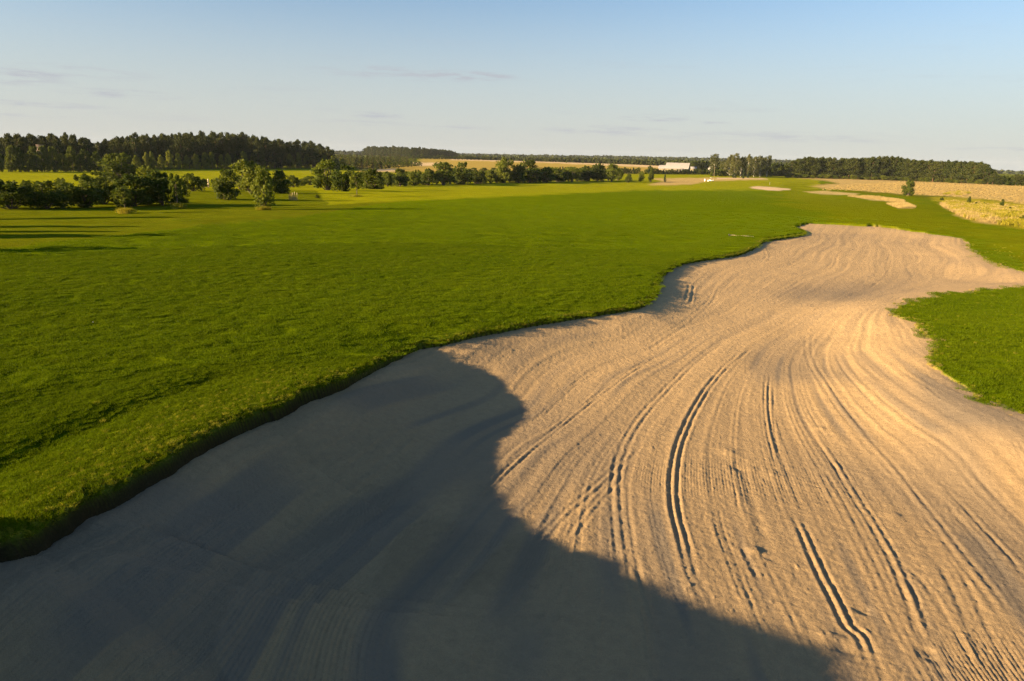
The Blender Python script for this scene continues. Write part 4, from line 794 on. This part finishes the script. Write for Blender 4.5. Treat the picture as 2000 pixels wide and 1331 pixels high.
# meadow and crop edge
def region_pts(P, step, seed, rmax=600):
    P = np.array(P, float); W = np.array([at(a, b)[:2] for a, b in P]); X, Y = jitter_grid(W[:, 0].min(), W[:, 0].max(), W[:, 1].min(), W[:, 1].max(), step, seed); k = inside(X, Y, W); return X[k], Y[k]
MC = proto_coll('meadow tufts', [(blade_patch(90, .6, .42, .05, 51 + i, .7), ('straw', 'weed', 'weed')[i], at(1925 + 20 * i, 418)[:2]) for i in range(3)])
X, Y = region_pts([(1842,393),(1900,395),(2000,404),(2060,408),(2060,455),(2000,446),(1950,439),(1900,431),(1865,414)], 1.15, 85); Z = terrain(X, Y)
gn_scatter('meadow_weeds', X, Y, Z, .5 + .8 * rng.random(len(X)) ** 2, MC, 86, 'yellow green weeds and dry grass of the meadow'); print('meadow', len(X))
SC = proto_coll('straw stands', [(blade_patch(170, .8, .45, .03, 61 + i, .6), 'straw', at(1752 + 8 * i, 402)[:2]) for i in range(2)])
X, Y = region_pts([(1735,399),(1770,397),(1785,406),(1760,407)], .8, 87); X2, Y2 = region_pts([(1838,397),(1870,402),(1892,415),(1940,424),(1960,436),(1925,436),(1880,424),(1850,408)], 1.2, 88); X3, Y3 = region_pts([(1655,384),(1700,383),(1766,391),(1763,396),(1700,390)], 1.1, 89)
X = np.concatenate([X, X2, X3]); Y = np.concatenate([Y, Y2, Y3]); gn_scatter('tall_straw', X, Y, terrain(X, Y), .45 + .45 * rng.random(len(X)), SC, 90, 'stands of tall straw coloured grass beside the fairway'); print('straw', len(X))
X, Y = region_pts([(1600,372),(1640,362),(1760,356),(2000,364),(2060,370),(2060,403),(2000,399),(1900,387),(1760,379),(1680,374)], 2.6, 91); k = rng.random(len(X)) < .8; X, Y = X[k], Y[k]
gn_scatter('crop_straw', X, Y, terrain(X, Y), (.35 + .35 * rng.random(len(X))), SC, 92, 'ripe straw coloured crop below the right pine wood'); print('crop', len(X))
WC = proto_coll('sapling weeds', [(blade_patch(80, .45, .38, .035, 71 + i, .8), ('weed', 'lipgrass')[i], at(243 + 103 * i, 416 - 10 * i)[:2]) for i in range(2)])
# long weeds round the feet of the saplings
for (a, b, w) in ((242,415,.9),(346,405.5,.9),(516,410,.8),(692,385,1.1),(1773,384,1.0)):
    x, y, z = at(a, b); n = 10; q = rng.normal(size=(n, 2)) * w * .28; gn_scatter('sapling_weeds', x + q[:, 0], y + q[:, 1], terrain(x + q[:, 0], y + q[:, 1]), .35 + .6 * rng.random(n), WC, 93 + int(a), 'dry yellow weeds round the foot of a sapling')
def stalks(px, py, wpx, hpx, label, n=40):
    x, y, z = at(px, py); d = math.hypot(x, y); w = wpx * d / FPX; h = hpx * d / FPX; V, F = blade_patch(n, w * .5, h, .05, 7, .3); o = mesh_obj('dry_stalks', V, F, M['straw']); o.location = (x, y, z); tag(o, label=label, cat='dry plant'); return o
stalks(573, 391, 16, 11, 'clump of dry yellow stalks in the rough right of the light green shrub cluster', 60)
# shrubby weeds on the dry field
X, Y = region_pts([(1842,381),(1870,374),(1900,376),(1880,382)], 1.6, 94); gn_scatter('field_weeds', X, Y, terrain(X, Y), .7 + .8 * rng.random(len(X)), MC, 95, 'dark weeds growing at the lower edge of the dry field')

# ------------------------------------------------------------------ buildings
def frame_at(px, py, yaw=0, label=None, cat=None, name='barn'):
    x, y, z = at(px, py); r = math.hypot(x, y); e = empty(name, (x, y, z), -math.atan2(x, y) + yaw, label=label, cat=cat); return e, r / FPX   # metres per photo pixel there
def prism(L_, W, h, rise, over=.3, x0=0.0):
    """gable roof, ridge along x, as a thick shell"""
    hl, hw = L_ / 2 + over, W / 2 + over; t = .18; dz = over * rise / (W / 2)
    V = [(s * hl + x0, y, z) for s in (-1, 1) for (y, z) in ((-hw, h - dz), (0, h + rise), (hw, h - dz), (-hw, h - dz + t), (0, h + rise + t), (hw, h - dz + t))]
    F = [(0, 1, 7, 6), (1, 2, 8, 7), (3, 9, 10, 4), (4, 10, 11, 5), (0, 3, 4, 1), (1, 4, 5, 2), (6, 7, 10, 9), (7, 8, 11, 10), (0, 6, 9, 3), (2, 5, 11, 8)]
    return np.array(V), np.array(F)
def gable_walls(L_, W, h, rise, x0=0.0):
    hl, hw = L_ / 2, W / 2; V = [(s * hl + x0, y, z) for s in (-1, 1) for (y, z) in ((-hw, 0), (hw, 0), (hw, h), (0, h + rise), (-hw, h))]
    F = [(0, 1, 2, 3), (0, 3, 4, 4), (5, 8, 7, 6), (5, 9, 8, 8), (0, 4, 9, 5), (1, 6, 7, 2)]; return np.array(V), np.array(F)
def building(e, L_, W, h, rise, wall, roof, x0=0, panels=0, wins=(), door=None, chimney=None):
    mesh_obj('wall', *gable_walls(L_, W, h, rise, x0), M[wall], e); r = mesh_obj('roof', *prism(L_, W, h, rise, .4, x0), M[roof], e)
    if panels:
        st = (L_ + .8) / panels; hw = W / 2 + .4; dz = .4 * rise / (W / 2)
        for i in range(panels):
            a = -L_ / 2 - .4 + i * st + .04 + x0; b = a + st - .08; z1, z2 = h - dz + .20 + .03 * (i % 3), h + rise + .20 + .03 * (i % 3)
            V = np.array([(a, -hw, z1), (b, -hw, z1), (b, -.05, z2), (a, -.05, z2), (a, -hw, z1 - .05), (b, -hw, z1 - .05)]); mesh_obj('roof_panel', V, np.array([(0, 1, 2, 3), (4, 5, 1, 0)]), M[roof], r)
    for (x, z, w, hh) in wins:
        f = mesh_obj('window', *box(x, -W / 2 - .03, z, w, .08, hh), M['white'], e); mesh_obj('pane', *box(x, -W / 2 - .06, z, w * .8, .06, hh * .8), M['glass'], f)
    if door: mesh_obj('door', *box(door[0], -W / 2 - .03, door[2] / 2, door[1], .08, door[2]), M['dark'], e)
    if chimney: mesh_obj('chimney', *box(chimney, 0, h + rise + .5, .7, .7, 1.4), M['redroof'], r)
e, s = frame_at(1323, 336.5, R(-14), 'long pale barn with a big light roof behind the dark hedge', 'barn')
building(e, 42 * s, 15 * s, 6.5 * s, 9.5 * s, 'wallb', 'roofw', panels=12, door=(10 * s, 3.5, 3.6))
e, s = frame_at(1296, 334.5, R(-14), 'small low pale shed joined to the left of the long barn', 'shed', 'shed'); building(e, 17 * s, 9 * s, 5 * s, 5 * s, 'wallb', 'roofw', panels=4)
e, s = frame_at(1354, 334.5, R(10), 'small outbuilding with a pale roof right of the long barn, half hidden by trees', 'outbuilding', 'outbuilding'); building(e, 10 * s, 7 * s, 4.5 * s, 3 * s, 'wallb', 'roofw')
e, s = frame_at(1389, 336, R(90), 'small farmhouse with a bright white gable at the left foot of the birches', 'house', 'farmhouse'); building(e, 9 * s, 12 * s, 6.5 * s, 5 * s, 'palewall', 'roofw')
x, y, z = at(84, 330); e = empty('house', (x * .985, y * .985, z), -math.atan2(x, y) + R(25), label='house with a sunlit peach gable glimpsed between the left pines', cat='house'); s = math.hypot(x, y) / FPX
building(e, 8 * s, 9 * s, 30 * s, 6 * s, 'wallw', 'bark', wins=((0, 30 * s, 1.0, 1.2), (-2.2 * s, 22 * s, 1.0, 1.2)))
# ------------------------------------------------------------------ small things on the course
x, y, _ = at(1425, 462); z = float(grass_z(np.array([x]), np.array([y]))[0]); x2, y2, _ = at(1472, 464)
L2 = math.hypot(x2 - x, y2 - y); e = empty('bunker_rake', (x, y, z + .05), math.atan2(y2 - y, x2 - x), label='bunker rake with dark head and pale handle lying on the fairway', cat='rake')
mesh_obj('handle', *tube([(0, 0, .04), (L2 * .5, 0, .03), (L2, 0, .0)], [.022, .02, .02], 8), M['pole'], e, smooth=True); hd = mesh_obj('head', *box(-.03, 0, .05, .06, .62, .06), M['dark'], e)
tv, tf = box(0, 0, 0, .02, .02, .08); tm = mesh_obj('tooth', tv, tf, M['dark'], link=False)
for i in range(11): o = bpy.data.objects.new('tooth', tm); COL.objects.link(o); o.parent = hd; o.location = (-.03, -.28 + .056 * i, -.0)
def post(px, py, hpx, mat, label, name='marker_post', w=.12):
    x, y, z = at(px, py); h = hpx * math.hypot(x, y) / FPX; e = empty(name, (x, y, z), label=label, cat='post'); mesh_obj('shaft', *tube([(0, 0, -.1), (0, 0, h * .96)], [w * .5, w * .5], 8), M[mat], e, smooth=True); mesh_obj('cap', *tube([(0, 0, h * .96), (0, 0, h)], [w * .6, w * .35], 8), M[mat], e)
post(407.5, 366, 14, 'pole', 'short cream marker post at the edge of the far field beside a small dark shrub', w=.28)
post(575.5, 381, 5.5, 'pole', 'tallest of three thin pale stakes behind the dry stalks', w=.05); post(580, 382, 5, 'pole', 'thin pale stake right of the tallest one behind the dry stalks', w=.05); post(571.5, 382, 5, 'pole', 'thin pale stake left of the tallest one behind the dry stalks', w=.05)
post(985, 311, 12, 'dark', 'thin dark mast on the skyline above the golden field', 'mast', .5); post(1394, 350, 22, 'pole', 'thin yellowish pole standing in front of the white gabled farmhouse', 'pole', .07)
post(1503, 362, 5, 'white', 'tiny white stick on the far green', 'flag_stick', .05)
def cart(px, py, label):
    x, y, z = at(px, py); e = empty('golf_cart', (x, y, z), -math.atan2(x, y) + R(8), label=label, cat='golf cart')
    mesh_obj('body', *join([box(0, 0, .52, 2.3, 1.15, .32), box(.85, 0, .72, .5, 1.1, .35), box(-.75, 0, .8, .8, 1.1, .35)]), M['white'], e); mesh_obj('seat', *join([box(-.25, 0, .85, .5, 1.0, .15), box(-.45, 0, 1.1, .12, 1.0, .45)]), M['dark'], e)
    r = mesh_obj('canopy', *box(-.1, 0, 1.9, 1.7, 1.2, .09), M['white'], e); 
    for a in (-.85, .65):
        for b in (-.52, .52): mesh_obj('canopy_post', *tube([(a, b, .9), (a, b, 1.86)], [.025, .025], 6), M['dark'], e)
    for a in (-.75, .8):
        for b in (-.52, .52): mesh_obj('wheel', *tube([(a, b - .09, .23), (a, b + .09, .23)], [.23, .23], 14), M['dark'], e)
cart(1389.5, 355, 'small white golf cart with dark wheels parked by the left end of the dry strip')
def teebox(px, py, hh, label, nm):
    x, y, z = at(px, py); e = empty(nm, (x, y, z), -math.atan2(x, y), label=label, cat='bin'); mesh_obj('drum', *tube([(0, 0, 0), (0, 0, hh * .85)], [.30, .33], 12), M['white'], e, smooth=True); mesh_obj('lid', *tube([(0, 0, hh * .85), (0, 0, hh)], [.36, .2], 12), M['white'], e)
teebox(1376.5, 354.5, 1.3, 'slim white bin left of the golf cart', 'bin'); teebox(1383, 355, .9, 'low white tub between the bin and the golf cart', 'tub')
# a few pale stones at the edge of the sand and in the turf
for (px, py, q, lab) in ((1907,777,.05,'small white stone at the edge of the right grass island'),(773,1270,.03,'tiny pale pebble lying in the shaded sand near the combed arc'),(182,631,.02,'small white pebble lying in the near fairway turf')):
    xx, yy = on_plane(px, py, -.1 if px > 1000 else (sand_z0(px, py) if py > 1000 else 0)); g = np.random.default_rng(int(px)); V, F = box(0, 0, 0, 1, .8, .55); V = V * q * (1 + .25 * g.normal(size=V.shape)); o = mesh_obj('stone', V, F, M['white'], smooth=False); o.location = (xx, yy, (-.08 if px > 1000 else (-.98 if py > 1000 else .02)) + q * .3); tag(o, label=lab, cat='stone')

# ------------------------------------------------------------------ air
def haze():
    m, nt, N, L = new_mat('air'); v = N('ShaderNodeVolumePrincipled'); v.inputs['Density'].default_value = 3.2e-5; v.inputs['Color'].default_value = (.80, .88, 1.0, 1); v.inputs['Anisotropy'].default_value = 0.0
    o = N('ShaderNodeOutputMaterial'); L(v.outputs[0], o.inputs['Volume']); ob = mesh_obj('haze', *box(0, 0, 10, 8700, 8700, 84), m); tag(ob, label='thin summer air haze over the whole landscape', cat='haze', kind='stuff')
haze()
print('done', len(bpy.data.objects))
